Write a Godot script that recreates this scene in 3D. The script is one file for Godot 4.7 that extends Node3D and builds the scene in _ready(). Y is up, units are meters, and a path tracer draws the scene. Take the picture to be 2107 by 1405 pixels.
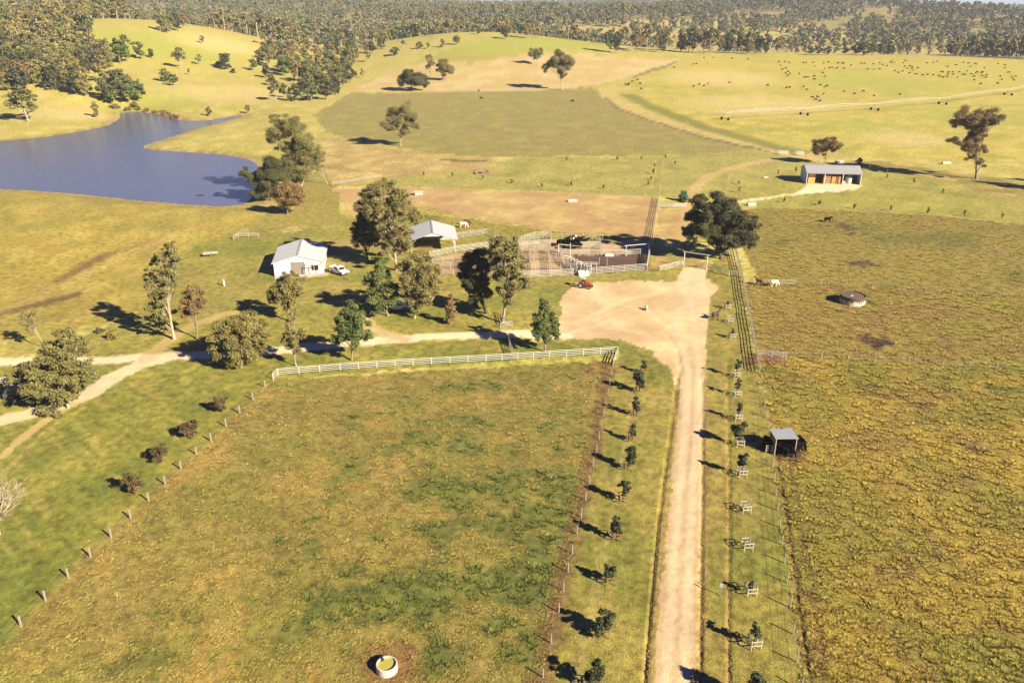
extends Node3D
# A cattle farm from the air: driveway, stockyards, sheds, dam and wooded hills. Units are metres; the eye is 55 m above the drive.

const HILLS = [[-324.11, -760, 130, 210, 29], [-503.73, -800, 170, 240, 26], [-292.25, -500, 90, 60, 6], [-174.97, -740, 90, 170, -5], [-43.57, -820, 140, 180, 25], [369.7, -760, 330, 230, 9], [155.85, -740, 180, 180, 5.5], [723.69, -1750, 330, 330, 30], [336.32, -1500, 260, 220, 10], [-398.02, -2000, 900, 500, 22], [-1017.67, -1900, 700, 500, 30], [1545.46, -2600, 600, 900, -24], [-1068.39, -1200, 600, 500, 10], [1122.25, -1200, 300, 400, 14], [486.45, -1000, 420, 150, -9], [-98.19, -170, 40, 35, -2.5]]
const WATER := -0.8
var lake_poly := PackedVector2Array()
var lake_box := Rect2()
var rng := RandomNumberGenerator.new()
var n_big := FastNoiseLite.new()
var n_mid := FastNoiseLite.new()
var n_small := FastNoiseLite.new()
var n_fine := FastNoiseLite.new()
var n_edge := FastNoiseLite.new()
var used := {}
var M := {}
var mesh_box: ArrayMesh
var mesh_post: ArrayMesh
const ORD = ["first", "second", "third", "fourth", "fifth", "sixth", "seventh", "eighth", "ninth", "tenth", "eleventh", "twelfth", "thirteenth", "fourteenth", "fifteenth", "sixteenth", "seventeenth", "eighteenth", "nineteenth", "twentieth", "twenty-first"]

func _ready():
	# ---- camera, sky, sun, exposure
	var cam := Camera3D.new()
	cam.name = "camera"
	add_child(cam)
	cam.position = Vector3(0, 55, 0)
	cam.rotation_degrees = Vector3(-23.114, 0, 0)
	cam.fov = 46.376
	cam.near = 0.5
	cam.far = 40000.0
	cam.current = true
	var env := Environment.new()
	env.background_mode = Environment.BG_SKY
	var sky := Sky.new()
	var sm := ProceduralSkyMaterial.new()
	sm.sky_top_color = Color(0.13, 0.25, 0.62)
	sm.sky_horizon_color = Color(0.62, 0.72, 0.88)
	sm.sky_curve = 0.2
	sm.ground_bottom_color = Color(0.3, 0.27, 0.16)
	sm.ground_horizon_color = Color(0.62, 0.70, 0.82)
	sm.sun_angle_max = 1.0
	sky.sky_material = sm
	env.sky = sky
	env.background_energy_multiplier = 0.24
	env.tonemap_mode = Environment.TONE_MAPPER_LINEAR
	env.tonemap_exposure = 3.0
	env.fog_enabled = true
	env.fog_density = 0.00011
	env.fog_light_color = Color(0.72, 0.78, 0.88)
	env.sdfgi_enabled = true
	env.ssao_enabled = true
	env.ssil_enabled = true
	var we := WorldEnvironment.new()
	we.name = "world_environment"
	we.environment = env
	add_child(we)
	var sun := DirectionalLight3D.new()
	sun.name = "sun"
	sun.light_color = Color(1.0, 0.93, 0.79)
	sun.light_energy = 1.6
	sun.light_angular_distance = 0.5
	sun.shadow_enabled = true
	add_child(sun)
	sun.look_at_from_position(Vector3(0.77, 0.56, 0.64) * 100.0, Vector3.ZERO)

	setup()
	build_ground()
	build_lake()
	print("ground ", Time.get_ticks_msec())
	build_sheds()
	build_fences()
	build_yards()
	print("yards ", Time.get_ticks_msec())
	build_trees()
	print("trees ", Time.get_ticks_msec())
	build_hill_trees()
	build_woodland()
	print("woods ", Time.get_ticks_msec())
	build_animals()
	build_vehicles()
	build_small_things()
	build_grass()
	print("all ", Time.get_ticks_msec())

# ------------------------------------------------------------------ basics
func pv(a) -> PackedVector2Array:
	var r := PackedVector2Array()
	for i in range(0, a.size(), 2):
		r.append(Vector2(a[i], a[i + 1]))
	return r

func box_of(p: PackedVector2Array, grow: float) -> Rect2:
	var b := Rect2(p[0], Vector2.ZERO)
	for q in p:
		b = b.expand(q)
	return b.grow(grow)

func seg_dist(p: Vector2, a: Vector2, b: Vector2) -> float:
	return p.distance_to(Geometry2D.get_closest_point_to_segment(p, a, b))

func numbered(called: String) -> String:
	if not used.has(called):
		used[called] = 0
		return called
	used[called] += 1
	return "%s_%03d" % [called, used[called]]

func thing(called: String, label: String, category: String, at: Vector3, turn := 0.0, group := "") -> Node3D:
	var o := Node3D.new()
	o.name = numbered(called)
	add_child(o)
	o.position = at
	o.rotation.y = turn
	tag(o, label, category, group)
	return o

func tag(o, label: String, category: String, group := "", kind := ""):
	if label != "":
		o.set_meta("label", label)
	if category != "":
		o.set_meta("category", category)
	if group != "":
		o.set_meta("group", group)
	if kind != "":
		o.set_meta("kind", kind)

func part(called: String, mesh: Mesh, m: Material, parent: Node3D, at := Vector3.ZERO, b := Basis.IDENTITY) -> MeshInstance3D:
	var o := MeshInstance3D.new()
	o.name = called
	o.mesh = mesh
	o.material_override = m
	o.transform = Transform3D(b, at)
	parent.add_child(o, true)
	return o

func bar(called: String, a: Vector3, c: Vector3, w: float, h: float, m: Material, parent: Node3D) -> MeshInstance3D:
	# a bevelled bar from a to c sharing one unit mesh
	var d := c - a
	var len := d.length()
	var zx := d / len
	var up := Vector3.UP if absf(zx.y) < 0.95 else Vector3.RIGHT
	var side := up.cross(zx).normalized()
	var u2 := zx.cross(side)
	return part(called, mesh_box, m, parent, (a + c) * 0.5, Basis(side * w, u2 * h, zx * len))

func block(called: String, at: Vector3, size: Vector3, m: Material, parent: Node3D, turn := 0.0) -> MeshInstance3D:
	return part(called, mesh_box, m, parent, at, Basis(Vector3.UP, turn) * Basis.from_scale(size))

func g3(p: Vector2, up := 0.0) -> Vector3:
	return Vector3(p.x, hgt(p.x, p.y) + up, p.y)

# unit box with chamfered edges
func chamfer_box(c: float) -> ArrayMesh:
	var st := SurfaceTool.new()
	st.begin(Mesh.PRIMITIVE_TRIANGLES)
	var e := 0.5
	var i := 0.5 - c
	for ax in 3:
		for s in [-1.0, 1.0]:
			var n := Vector3.ZERO
			n[ax] = s
			var u := Vector3.ZERO
			u[(ax + 1) % 3] = 1.0
			var v := Vector3.ZERO
			v[(ax + 2) % 3] = 1.0
			quad(st, n * e - u * i - v * i, n * e + u * i - v * i, n * e + u * i + v * i, n * e - u * i + v * i, n)
	for ax in 3:
		var d := Vector3.ZERO
		d[ax] = 1.0
		for s in [-1.0, 1.0]:
			for t in [-1.0, 1.0]:
				var u := Vector3.ZERO
				u[(ax + 1) % 3] = s
				var v := Vector3.ZERO
				v[(ax + 2) % 3] = t
				quad(st, u * e + v * i - d * i, u * i + v * e - d * i, u * i + v * e + d * i, u * e + v * i + d * i, (u + v).normalized())
	return st.commit()

func quad(st: SurfaceTool, a: Vector3, b: Vector3, c: Vector3, d: Vector3, n: Vector3):
	if (b - a).cross(c - a).dot(n) > 0.0:
		var t := b
		b = d
		d = t
	for p in [a, b, c, a, c, d]:
		st.set_normal(n)
		st.add_vertex(p)

func tri(st: SurfaceTool, a: Vector3, b: Vector3, c: Vector3, n: Vector3):
	var turned := (b - a).cross(c - a).dot(n) > 0.0
	for p in ([a, c, b] if turned else [a, b, c]):
		st.set_normal(n)
		st.add_vertex(p)

func tube(st: SurfaceTool, pts: Array, radii: Array, sides: int, cap := true):
	# smooth tapered tube through the points
	var rings := []
	var n := pts.size()
	var ref := Vector3.RIGHT
	for k in n:
		var d: Vector3 = (pts[mini(k + 1, n - 1)] - pts[maxi(k - 1, 0)]).normalized()
		if absf(d.dot(ref)) > 0.9:
			ref = Vector3.FORWARD
		var u := d.cross(ref).normalized()
		var v := d.cross(u)
		var ring := []
		for s in sides:
			var t := TAU * s / sides
			var dir := u * cos(t) + v * sin(t)
			ring.append([pts[k] + dir * radii[k], dir])
		rings.append(ring)
	for k in n - 1:
		for s in sides:
			var a = rings[k][s]
			var b = rings[k][(s + 1) % sides]
			var c = rings[k + 1][(s + 1) % sides]
			var e = rings[k + 1][s]
			for q in [a, c, b, a, e, c]:
				st.set_normal(q[1])
				st.add_vertex(q[0])
	if cap:
		for k in [0, n - 1]:
			var dn: Vector3 = (pts[k] - pts[1 if k == 0 else n - 2]).normalized()
			for s in sides:
				tri(st, pts[k], rings[k][s][0], rings[k][(s + 1) % sides][0], dn)

func tube_mesh(pts: Array, radii: Array, sides := 10) -> ArrayMesh:
	var st := SurfaceTool.new()
	st.begin(Mesh.PRIMITIVE_TRIANGLES)
	tube(st, pts, radii, sides)
	return st.commit()

func lathe(profile: Array, sides := 24) -> ArrayMesh:
	# profile of Vector2(radius, height), turned round y
	var st := SurfaceTool.new()
	st.begin(Mesh.PRIMITIVE_TRIANGLES)
	for k in profile.size() - 1:
		var p: Vector2 = profile[k]
		var q: Vector2 = profile[k + 1]
		var t := (q - p).normalized()
		for s in sides:
			var a0 := TAU * s / sides
			var a1 := TAU * (s + 1) / sides
			var v := []
			for e in [[p, a0], [q, a0], [q, a1], [p, a1]]:
				v.append([Vector3(cos(e[1]) * e[0].x, e[0].y, sin(e[1]) * e[0].x), Vector3(cos(e[1]) * t.y, -t.x, sin(e[1]) * t.y)])
			for j in [0, 2, 1, 0, 3, 2]:
				st.set_normal(v[j][1])
				st.add_vertex(v[j][0])
	return st.commit()

func extrude(profile: PackedVector2Array, width: float) -> ArrayMesh:
	# profile in x,y; extruded along z, centred
	var st := SurfaceTool.new()
	st.begin(Mesh.PRIMITIVE_TRIANGLES)
	var idx := Geometry2D.triangulate_polygon(profile)
	for s in [-1.0, 1.0]:
		for k in range(0, idx.size(), 3):
			var c := []
			for j in 3:
				c.append(Vector3(profile[idx[k + j]].x, profile[idx[k + j]].y, s * width / 2))
			tri(st, c[0], c[1], c[2], Vector3(0, 0, s))
	var n := profile.size()
	for k in n:
		var p := profile[k]
		var q := profile[(k + 1) % n]
		var e := (q - p).normalized()
		var nn := Vector3(e.y, -e.x, 0)
		if Geometry2D.is_polygon_clockwise(profile):
			nn = -nn
		quad(st, Vector3(p.x, p.y, -width / 2), Vector3(q.x, q.y, -width / 2), Vector3(q.x, q.y, width / 2), Vector3(p.x, p.y, width / 2), nn)
	return st.commit()

func mat(lin: Color, rough := 0.9, metal := 0.0) -> StandardMaterial3D:
	var m := StandardMaterial3D.new()
	m.albedo_color = lin.linear_to_srgb()
	m.roughness = rough
	m.metallic = metal
	return m

func noise_tex(freq: float, seed_: int, lo: Color, hi: Color, mid := Color(-1, 0, 0), size := 512, octaves := 5, bump := false) -> NoiseTexture2D:
	var t := NoiseTexture2D.new()
	var f := FastNoiseLite.new()
	f.noise_type = FastNoiseLite.TYPE_SIMPLEX_SMOOTH
	f.frequency = freq
	f.fractal_octaves = octaves
	f.seed = seed_
	t.noise = f
	t.width = size
	t.height = size
	t.seamless = true
	if bump:
		t.as_normal_map = true
		t.bump_strength = 6.0
	else:
		var g := Gradient.new()
		g.set_color(0, lo)
		g.set_color(1, hi)
		if mid.r >= 0.0:
			g.add_point(0.5, mid)
		t.color_ramp = g
	return t

func weathered(lin: Color, amount: float, scale: float, rough := 0.85, metal := 0.0, seed_ := 3) -> StandardMaterial3D:
	var m := mat(Color.WHITE, rough, metal)
	m.albedo_texture = noise_tex(0.02, seed_, (lin * (1.0 - amount)).linear_to_srgb(), (lin * (1.0 + amount * 0.6)).linear_to_srgb(), Color(-1, 0, 0), 256)
	m.uv1_triplanar = true
	m.uv1_world_triplanar = true
	m.uv1_scale = Vector3.ONE * scale
	return m

func setup():
	rng.seed = 77
	for e in [[n_big, 0.018, 1, 4], [n_mid, 0.075, 2, 4], [n_small, 0.36, 3, 3], [n_fine, 1.1, 4, 2], [n_edge, 0.16, 5, 4]]:
		e[0].noise_type = FastNoiseLite.TYPE_SIMPLEX_SMOOTH
		e[0].frequency = e[1]
		e[0].seed = e[2]
		e[0].fractal_octaves = e[3]
	lake_poly = pv([-229.39, -343.53, -221.55, -351.17, -208.4, -361.87, -200.38, -380.61, -196.73, -399.6, -203.45, -426.01, -214.4, -449.64, -205.85, -453.82, -187.19, -437.52, -168.42, -416.85, -155.92, -415.06, -148.43, -429.78, -141.91, -437.52, -146.75, -409.79, -151.04, -388.31, -153.23, -359.13, -155.23, -343.53, -154.15, -336.2, -147.17, -329.15, -131.6, -324.6, -111.5, -316.92, -98.23, -304.51, -90.53, -287.5, -83.35, -259.02, -80.42, -244.96, -80.43, -235.31, -86.15, -232.85, -97.87, -235.31, -114.88, -241.02, -138.6, -249.72, -155.15, -254.65, -165.8, -256.82, -177.08, -259.76])
	lake_box = box_of(lake_poly, 45.0)
	mesh_box = chamfer_box(0.06)
	M.white_paint = weathered(Color(0.45, 0.455, 0.45), 0.12, 0.6, 0.6)
	M.pale_timber = weathered(Color(0.28, 0.255, 0.215), 0.25, 0.8)
	M.grey_timber = weathered(Color(0.30, 0.27, 0.22), 0.3, 0.9)
	M.brown_timber = weathered(Color(0.22, 0.12, 0.06), 0.3, 0.9)
	M.gold_timber = weathered(Color(0.50, 0.30, 0.12), 0.25, 0.7)
	M.galv = weathered(Color(0.38, 0.38, 0.39), 0.12, 0.5, 0.5, 0.2)
	M.wire = mat(Color(0.35, 0.35, 0.35), 0.4, 0.8)
	M.roof = weathered(Color(0.31, 0.32, 0.36), 0.07, 0.25, 0.5, 0.1)
	M.roof_white = weathered(Color(0.33, 0.35, 0.40), 0.1, 0.25, 0.5, 0.1)
	M.wall_white = weathered(Color(0.50, 0.53, 0.57), 0.06, 0.3, 0.6)
	M.door_grey = weathered(Color(0.19, 0.17, 0.16), 0.08, 0.4, 0.6)
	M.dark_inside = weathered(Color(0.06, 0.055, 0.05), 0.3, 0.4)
	M.concrete = weathered(Color(0.45, 0.42, 0.37), 0.2, 0.5)
	M.concrete_light = weathered(Color(0.44, 0.42, 0.39), 0.25, 0.8)
	M.glass_dark = mat(Color(0.02, 0.025, 0.03), 0.08, 0.0)
	M.tyre = mat(Color(0.02, 0.02, 0.02), 0.9)
	M.rim = mat(Color(0.35, 0.35, 0.35), 0.4, 0.7)
	M.car_dark = mat(Color(0.05, 0.055, 0.06), 0.3)
	M.car_white = mat(Color(0.62, 0.62, 0.62), 0.25)
	M.car_white.clearcoat_enabled = true
	M.red_paint = weathered(Color(0.42, 0.06, 0.035), 0.15, 1.0, 0.4)
	M.green_paint = weathered(Color(0.02, 0.14, 0.05), 0.15, 1.0, 0.4)
	M.yellow_paint = mat(Color(0.6, 0.42, 0.03), 0.45)
	M.black = mat(Color(0.03, 0.03, 0.03), 0.7)
	M.lamp = mat(Color(0.7, 0.7, 0.72), 0.15)
	M.red_lamp = mat(Color(0.35, 0.02, 0.02), 0.2)
	M.bark_pale = weathered(Color(0.33, 0.28, 0.21), 0.35, 0.5)
	M.bark_grey = weathered(Color(0.22, 0.17, 0.12), 0.35, 0.6)
	M.bark_dark = weathered(Color(0.085, 0.06, 0.045), 0.35, 0.6)
	M.leaf = mat(Color.WHITE, 0.75)
	M.leaf.vertex_color_use_as_albedo = true
	M.leaf.backlight = Color(0.3, 0.3, 0.3)
	M.hide_black = weathered(Color(0.007, 0.006, 0.006), 0.3, 2.0, 0.95)
	M.hide_black.metallic_specular = 0.15
	M.guard = weathered(Color(0.36, 0.35, 0.32), 0.15, 0.8)
	M.hide_brown = weathered(Color(0.13, 0.045, 0.02), 0.3, 2.0, 0.7)
	M.hide_dark = weathered(Color(0.06, 0.02, 0.015), 0.3, 2.0, 0.7)
	M.hide_cream = weathered(Color(0.72, 0.66, 0.56), 0.15, 2.0, 0.8)

func hgt(x: float, z: float) -> float:
	var h := 0.0
	for e in HILLS:
		var dx: float = (x - e[0]) / e[2]
		var dz: float = (z - e[1]) / e[3]
		var q := dx * dx + dz * dz
		if q < 9.0:
			h += e[4] * exp(-q)
	var d := sqrt(x * x + z * z)
	if d > 900.0:
		h += 34.0 * smoothstep(1000.0, 3600.0, d) - 26.0 * smoothstep(3600.0, 5200.0, d)
		if d > 1000.0:
			h += (sin(x * 0.0061 + 1.3) * cos(z * 0.0047 + 0.6) * 9.0 + sin(x * 0.0023 + z * 0.0031) * 8.0) * smoothstep(1000.0, 1500.0, d)
		h += 34.0 * exp(-pow((d - 9500.0) / 900.0, 2.0)) * (0.75 + 0.25 * sin(x * 0.0011))
	if lake_box.has_point(Vector2(x, z)):
		var s := lake_dist(Vector2(x, z))
		if s < 0.0:
			h = WATER - minf(2.5, -s * 0.12)
		else:
			h = lerpf(WATER + 0.07 * s, h, smoothstep(0.0, 40.0, s))
	return h

func lake_dist(p: Vector2) -> float:
	var best := 1e9
	var n := lake_poly.size()
	for i in n:
		best = minf(best, seg_dist(p, lake_poly[i], lake_poly[(i + 1) % n]))
	return -best if Geometry2D.is_point_in_polygon(p, lake_poly) else best

# ------------------------------------------------------------------ ground
var regions := []
var lines := []
var spots := []
var ruts := []
var gc := Color.WHITE
var gclass := 0
const CLASS_NAMES = ["ground", "driveway", "farm_track", "stockyard_soil", "bare_paddock"]

func region(id: String, cls: int, pts, base: Color, a: Color, b: Color, ka := 0.0, kb := 0.1):
	var p := pv(pts)
	regions.push_front({"id": id, "cls": cls, "poly": p, "box": box_of(p, 3.0), "base": base, "a": a, "b": b, "ka": ka, "kb": kb})

func line(id: String, cls: int, pts, half: float, col: Color, strength := 1.0, soft := 0.5):
	var p := pv(pts)
	lines.append({"id": id, "cls": cls, "p": p, "box": box_of(p, half + soft + 4.0), "half": half, "col": col, "k": strength, "soft": soft})

func spot(at: Vector2, r: float, col: Color, k := 0.9):
	spots.append([at, r, col, k])

func lay_regions():
	var gold := Color(0.36, 0.285, 0.06)
	var pale := Color(0.50, 0.39, 0.18)
	var olive := Color(0.22, 0.19, 0.045)
	var green := Color(0.145, 0.165, 0.028)
	var deep := Color(0.075, 0.10, 0.018)
	var brown := Color(0.24, 0.135, 0.05)
	var rust := Color(0.30, 0.165, 0.05)
	region("ridge_pale", 0, [-102.96, -519.73, -93.5, -612.16, -57.71, -652.3, 2.56, -686.72, 57.55, -683.6, 107.71, -676.63, 131.76, -675.82, 84.38, -589.91, 63.79, -557.56, 29.59, -524.72, -22.45, -522.45, -62.5, -525.25], Color(0.50, 0.38, 0.17), gold, Color(0.58, 0.47, 0.28), 0.2, 0.0)
	region("ridge_green", 0, [-74.38, -667.69, -22.33, -730.66, 134.54, -1199.22, 84.81, -753.9, 18.12, -678.42, -34.43, -638.27], Color(0.34, 0.32, 0.06), pale, gold, 0.2, 0.2)
	region("cattle_hill", 0, [78.16, -568.21, 134.99, -676.41, 213.45, -733.35, 392.55, -806.78, 433.67, -714.23, 573.12, -639.36, 281.52, -301.2, 191.86, -301.33, 136.23, -306.41, 106.68, -352.21, 83.54, -419.54, 74.44, -495], Color(0.44, 0.385, 0.075), Color(0.51, 0.42, 0.115), Color(0.34, 0.33, 0.05), 0.0, 0.1)
	region("khaki_paddock", 0, [-104.49, -427.35, -101.42, -519.65, -22.45, -522.45, 58.41, -536.65, 56.55, -485.38, 75.67, -403.07, 98.84, -324.58, 84.43, -313.76, 51.97, -311.74, -10, -309.79, -33.15, -317.24, -60.48, -344.03, -78.1, -359.71], Color(0.275, 0.24, 0.075), Color(0.32, 0.265, 0.095), Color(0.26, 0.25, 0.055), 0.1, 0.1)
	region("rough_strip", 0, [-85.8, -346.57, -74.63, -353.03, -59.47, -337.87, -28.87, -311.91, -2.51, -307.72, -7.48, -283.1, -38.18, -268.08, -57.55, -258.99, -67.3, -281.65], Color(0.42, 0.32, 0.12), pale, Color(0.30, 0.23, 0.08), 0.0, 0.2)
	region("sapling_lawn", 0, [-57.25, -257.49, -38.39, -269.68, -7.59, -287.55, -0.65, -305.69, 57.25, -309.65, 107.33, -326.8, 117.09, -299.53, 91.31, -274.47, 66.3, -241.31, 45.29, -240.01, 10.18, -249.45, -28.67, -255.16], Color(0.34, 0.32, 0.085), Color(0.39, 0.33, 0.10), Color(0.24, 0.25, 0.05), 0.1, 0.3)
	region("lakeside", 0, [-79.65, -219.96, -74.74, -246.42, -68.28, -286.08, -57.55, -258.99, -48.31, -220.21, -44.62, -215.05, -61.16, -197.26, -72.56, -201.88], Color(0.30, 0.26, 0.06), olive, pale, 0.1, 0.35)
	region("shed_lawn", 0, [66.3, -241.31, 91.31, -274.47, 116.74, -298.57, 129.5, -290.09, 153.74, -236.75, 181.09, -199.77, 167.11, -182.53, 137.05, -208.5, 115.13, -219.05, 71.32, -227.61], Color(0.32, 0.305, 0.06), Color(0.38, 0.32, 0.08), Color(0.22, 0.235, 0.04), 0.1, 0.3)
	region("hill_foot", 0, [117.8, -301.48, 136, -301.44, 168.92, -262.47, 197.6, -220.13, 184.95, -204.53, 153.74, -236.75, 129.5, -290.09], Color(0.35, 0.27, 0.07), pale, olive, 0.2, 0.1)
	region("bare_paddock", 4, [-56.97, -252.36, -28.6, -254.43, 10.15, -248.75, 44.96, -240.66, 36.5, -199.79, 33.77, -194.32, 29.12, -196.11, 15.84, -199.79, 3.43, -207.03, -12.58, -216.36, -27.38, -228.85, -45.11, -217.69], Color(0.37, 0.265, 0.115), Color(0.41, 0.32, 0.125), Color(0.33, 0.205, 0.095), 0.05, 0.2)
	region("strip_grass", 0, [-27.81, -220.24, -12.52, -215.29, 3.4, -205.54, 15.77, -198.86, 29, -195.21, 22.73, -193.87, 9.44, -196.57, -6.73, -200.75, -15.8, -204.61], Color(0.30, 0.26, 0.055), olive, green, 0.1, 0.2)
	region("lane", 4, [42.94, -228.81, 49.89, -224.7, 43.88, -199.79, 42.92, -182.54, 44.55, -171.97, 38.53, -171.97, 30.19, -169.15], Color(0.36, 0.25, 0.10), Color(0.40, 0.31, 0.11), olive, 0.0, 0.2)
	region("paddock_upper", 0, [71.32, -227.61, 115.13, -219.05, 137.05, -208.5, 167.11, -182.53, 133.58, -141.19, 104.2, -152.9, 53.66, -161.79, 56.06, -190.82, 61.01, -220.17], Color(0.27, 0.225, 0.05), Color(0.235, 0.165, 0.05), Color(0.165, 0.165, 0.032), 0.1, 0.2)
	region("paddock_middle", 0, [49.33, -161.15, 53.66, -161.79, 104.2, -152.9, 133.58, -141.19, 108.46, -110.23, 83.49, -117.84, 42.57, -122.09, 42.99, -129.39], Color(0.275, 0.21, 0.05), Color(0.225, 0.145, 0.05), Color(0.25, 0.22, 0.04), 0.05, 0.2)
	region("paddock_rough", 0, [40.95, -120.13, 42.57, -122.09, 83.49, -117.84, 108.46, -110.23, 59.76, -45.43, 23.82, -45.43, 25.89, -53.93, 34.59, -91.49], Color(0.33, 0.25, 0.046), Color(0.20, 0.13, 0.042), Color(0.20, 0.19, 0.032), 0.1, 0.1)
	region("dam_face", 0, [-229.78, -258.47, -165.19, -255.81, -114.5, -240.16, -85.84, -231.96, -75.18, -227.74, -69.94, -219.46, -72.56, -201.88, -79.59, -193.14, -80.45, -173.94, -73.01, -146.58, -79.52, -138.47, -87.64, -133.49, -118.46, -121.73], Color(0.36, 0.29, 0.055), Color(0.42, 0.33, 0.085), Color(0.27, 0.245, 0.045), 0.0, 0.1)
	region("farmyard_lawn", 0, [-76.82, -133.09, -73.01, -146.58, -80.45, -173.94, -79.59, -193.14, -72.56, -201.88, -61.16, -197.26, -44.62, -215.05, -27.81, -220.24, -15.8, -204.61, -6.73, -200.75, 9.44, -196.57, 22.73, -193.87, 34.52, -195.21, 30.41, -169.15, 38.53, -171.97, 36.39, -161.15, 24.61, -162.11, 14.13, -161.15, 9.66, -154.97, 7.87, -138.69, -1.17, -131.62, -37.56, -124.2, -68.98, -120.56, -81.01, -121.78], Color(0.29, 0.265, 0.052), Color(0.34, 0.27, 0.075), Color(0.19, 0.215, 0.03), 0.1, 0.12)
	region("house_lawn", 0, [-125.58, -120.59, -81.01, -121.78, -68.98, -120.56, -37.56, -124.2, -1.17, -131.62, 9.17, -130.05, 18.51, -125.55, 18.36, -124.31, -37.87, -113.35, -46.98, -59.34, -49.43, -41.64, -65.64, -43.27], Color(0.235, 0.235, 0.036), Color(0.30, 0.26, 0.055), Color(0.15, 0.18, 0.024), 0.15, 0.15)
	region("middle_paddock", 0, [-37.72, -113.35, 17.18, -120.71, 10.82, -89.06, 2.85, -52.82, 1.41, -45.43, -49.43, -41.64, -46.98, -59.34], Color(0.245, 0.20, 0.05), Color(0.31, 0.205, 0.06), Color(0.19, 0.182, 0.036), 0.12, 0.1)
	region("verge", 0, [1.41, -45.43, 2.85, -52.82, 10.82, -89.06, 17.18, -120.71, 18.51, -125.55, 9.17, -130.05, 7.87, -138.69, 9.66, -154.97, 14.13, -161.15, 24.61, -162.11, 36.39, -161.15, 44.55, -171.97, 51.59, -182.54, 49.89, -164.4, 39.88, -116.36, 34.59, -91.49, 25.89, -53.93, 23.82, -45.43], Color(0.265, 0.235, 0.048), Color(0.30, 0.24, 0.065), Color(0.185, 0.195, 0.03), 0.1, 0.15)
	region("pen", 3, [-18.9, -176.52, -12.52, -182.22, -5.7, -186.22, 2.57, -189.55, 9.29, -193, 22.55, -192.12, 34.38, -194.32, 29.98, -169.15, 13.19, -165.4, 1.84, -163.75, -15.74, -165.5, -17.54, -171.39], Color(0.345, 0.24, 0.135), Color(0.40, 0.295, 0.175), Color(0.29, 0.185, 0.095), 0.05, 0.1)
	region("pen_grass", 0, [-12.91, -188.75, -6.62, -197.04, 0.79, -194.33, 1.74, -189.97, -5.74, -187.46, -12.61, -183.81], Color(0.28, 0.25, 0.05), olive, green, 0.1, 0.3)
	region("pen_wet", 3, [12.74, -174.88, 14.7, -180.57, 27.11, -180.96, 32.42, -183.34, 30.08, -169.85, 18.33, -167.08, 14.59, -167.09], Color(0.105, 0.055, 0.04), Color(0.15, 0.08, 0.055), Color(0.085, 0.045, 0.035), 0.15, 0.1)
	region("yard", 1, [8.93, -148.64, 11.33, -156.17, 14.27, -160.19, 24.57, -161.79, 34.38, -161.47, 38.35, -171.61, 43.72, -170.2, 41.77, -164.4, 43.46, -157.39, 40.07, -151.46, 35.7, -133.9, 31.46, -117.28, 29.58, -110.23, 25.08, -110.23, 25.45, -116.36, 23.81, -124.72, 17.35, -130.05, 9.16, -129.83, 3.97, -128.96, 4.04, -131.62, 6.54, -132.98, 8.11, -138.2, 9.3, -143.25], Color(0.50, 0.39, 0.225), Color(0.56, 0.455, 0.285), Color(0.44, 0.325, 0.175), 0.0, 0.1)
	region("yard_gravel", 1, [38.35, -171.61, 43.72, -170.2, 41.63, -163.74, 39.19, -150.6, 34.97, -151.46, 33.74, -158], Color(0.57, 0.455, 0.295), Color(0.53, 0.39, 0.24), Color(0.60, 0.50, 0.34), 0.1, 0.2)
	region("shed_pad", 2, [94.21, -255.82, 96.62, -258.76, 114.3, -261, 113.59, -257.27, 108.69, -250.09, 98.94, -247.33, 88.48, -243.28, 89.07, -247.33], Color(0.64, 0.55, 0.38), Color(0.57, 0.46, 0.28), Color(0.66, 0.59, 0.44), 0.1, 0.2)
	region("shed_apron", 2, [-52.63, -166.41, -41.08, -168.41, -40.28, -166.65, -43.71, -164.88, -51.3, -163.92], Color(0.50, 0.40, 0.26), Color(0.46, 0.36, 0.2), pale, 0.1, 0.2)
	# tracks and lines
	line("drive", 1, [12.69, -44.99, 14.31, -52.83, 18.16, -69.45, 22.05, -85.61, 25.7, -100.87, 29.56, -117.28], 1.75, Color(0.43, 0.325, 0.195), 1.0, 0.5)
	line("drive_edge", 0, [12.69, -44.99, 14.31, -52.83, 18.16, -69.45, 22.05, -85.61, 25.7, -100.87, 27.78, -110.23], 2.6, Color(0.33, 0.225, 0.085), 0.75, 0.5)
	line("wheel_left", 1, [11.92, -44.99, 13.54, -52.83, 17.43, -69.45, 21.32, -85.61, 25, -100.87, 28.77, -117.28, 30.14, -131.61, 25.93, -143.77, 13.44, -152.03], 0.35, Color(0.55, 0.44, 0.30), 0.8, 0.3)
	line("wheel_right", 1, [13.46, -44.99, 15.17, -52.83, 18.99, -69.45, 22.91, -85.61, 26.53, -100.87, 30.35, -117.28, 33.23, -133.9, 35.97, -149.19, 38.46, -161.15], 0.35, Color(0.55, 0.44, 0.30), 0.8, 0.3)
	line("wheel_curve", 1, [27.35, -117.28, 27.17, -127.23, 23.35, -132.75, 15.81, -136.26, 8.39, -131.61], 0.5, Color(0.60, 0.45, 0.29), 0.5, 0.4)
	line("wheel_curve", 1, [11.87, -137.47, 21.93, -149.19, 30.67, -154.97, 38.28, -162.76], 0.6, Color(0.62, 0.49, 0.32), 0.55, 0.5)
	line("track", 2, [9.24, -131.16, 0.57, -132.3, -8.13, -131.62, -19.25, -130.08, -29.98, -127.73, -41.06, -124.86, -52.18, -123.34, -61.61, -122.26, -69.28, -121.17, -77.48, -121.31, -91.45, -120.25], 1.5, Color(0.66, 0.57, 0.40), 0.95, 0.6)
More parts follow.
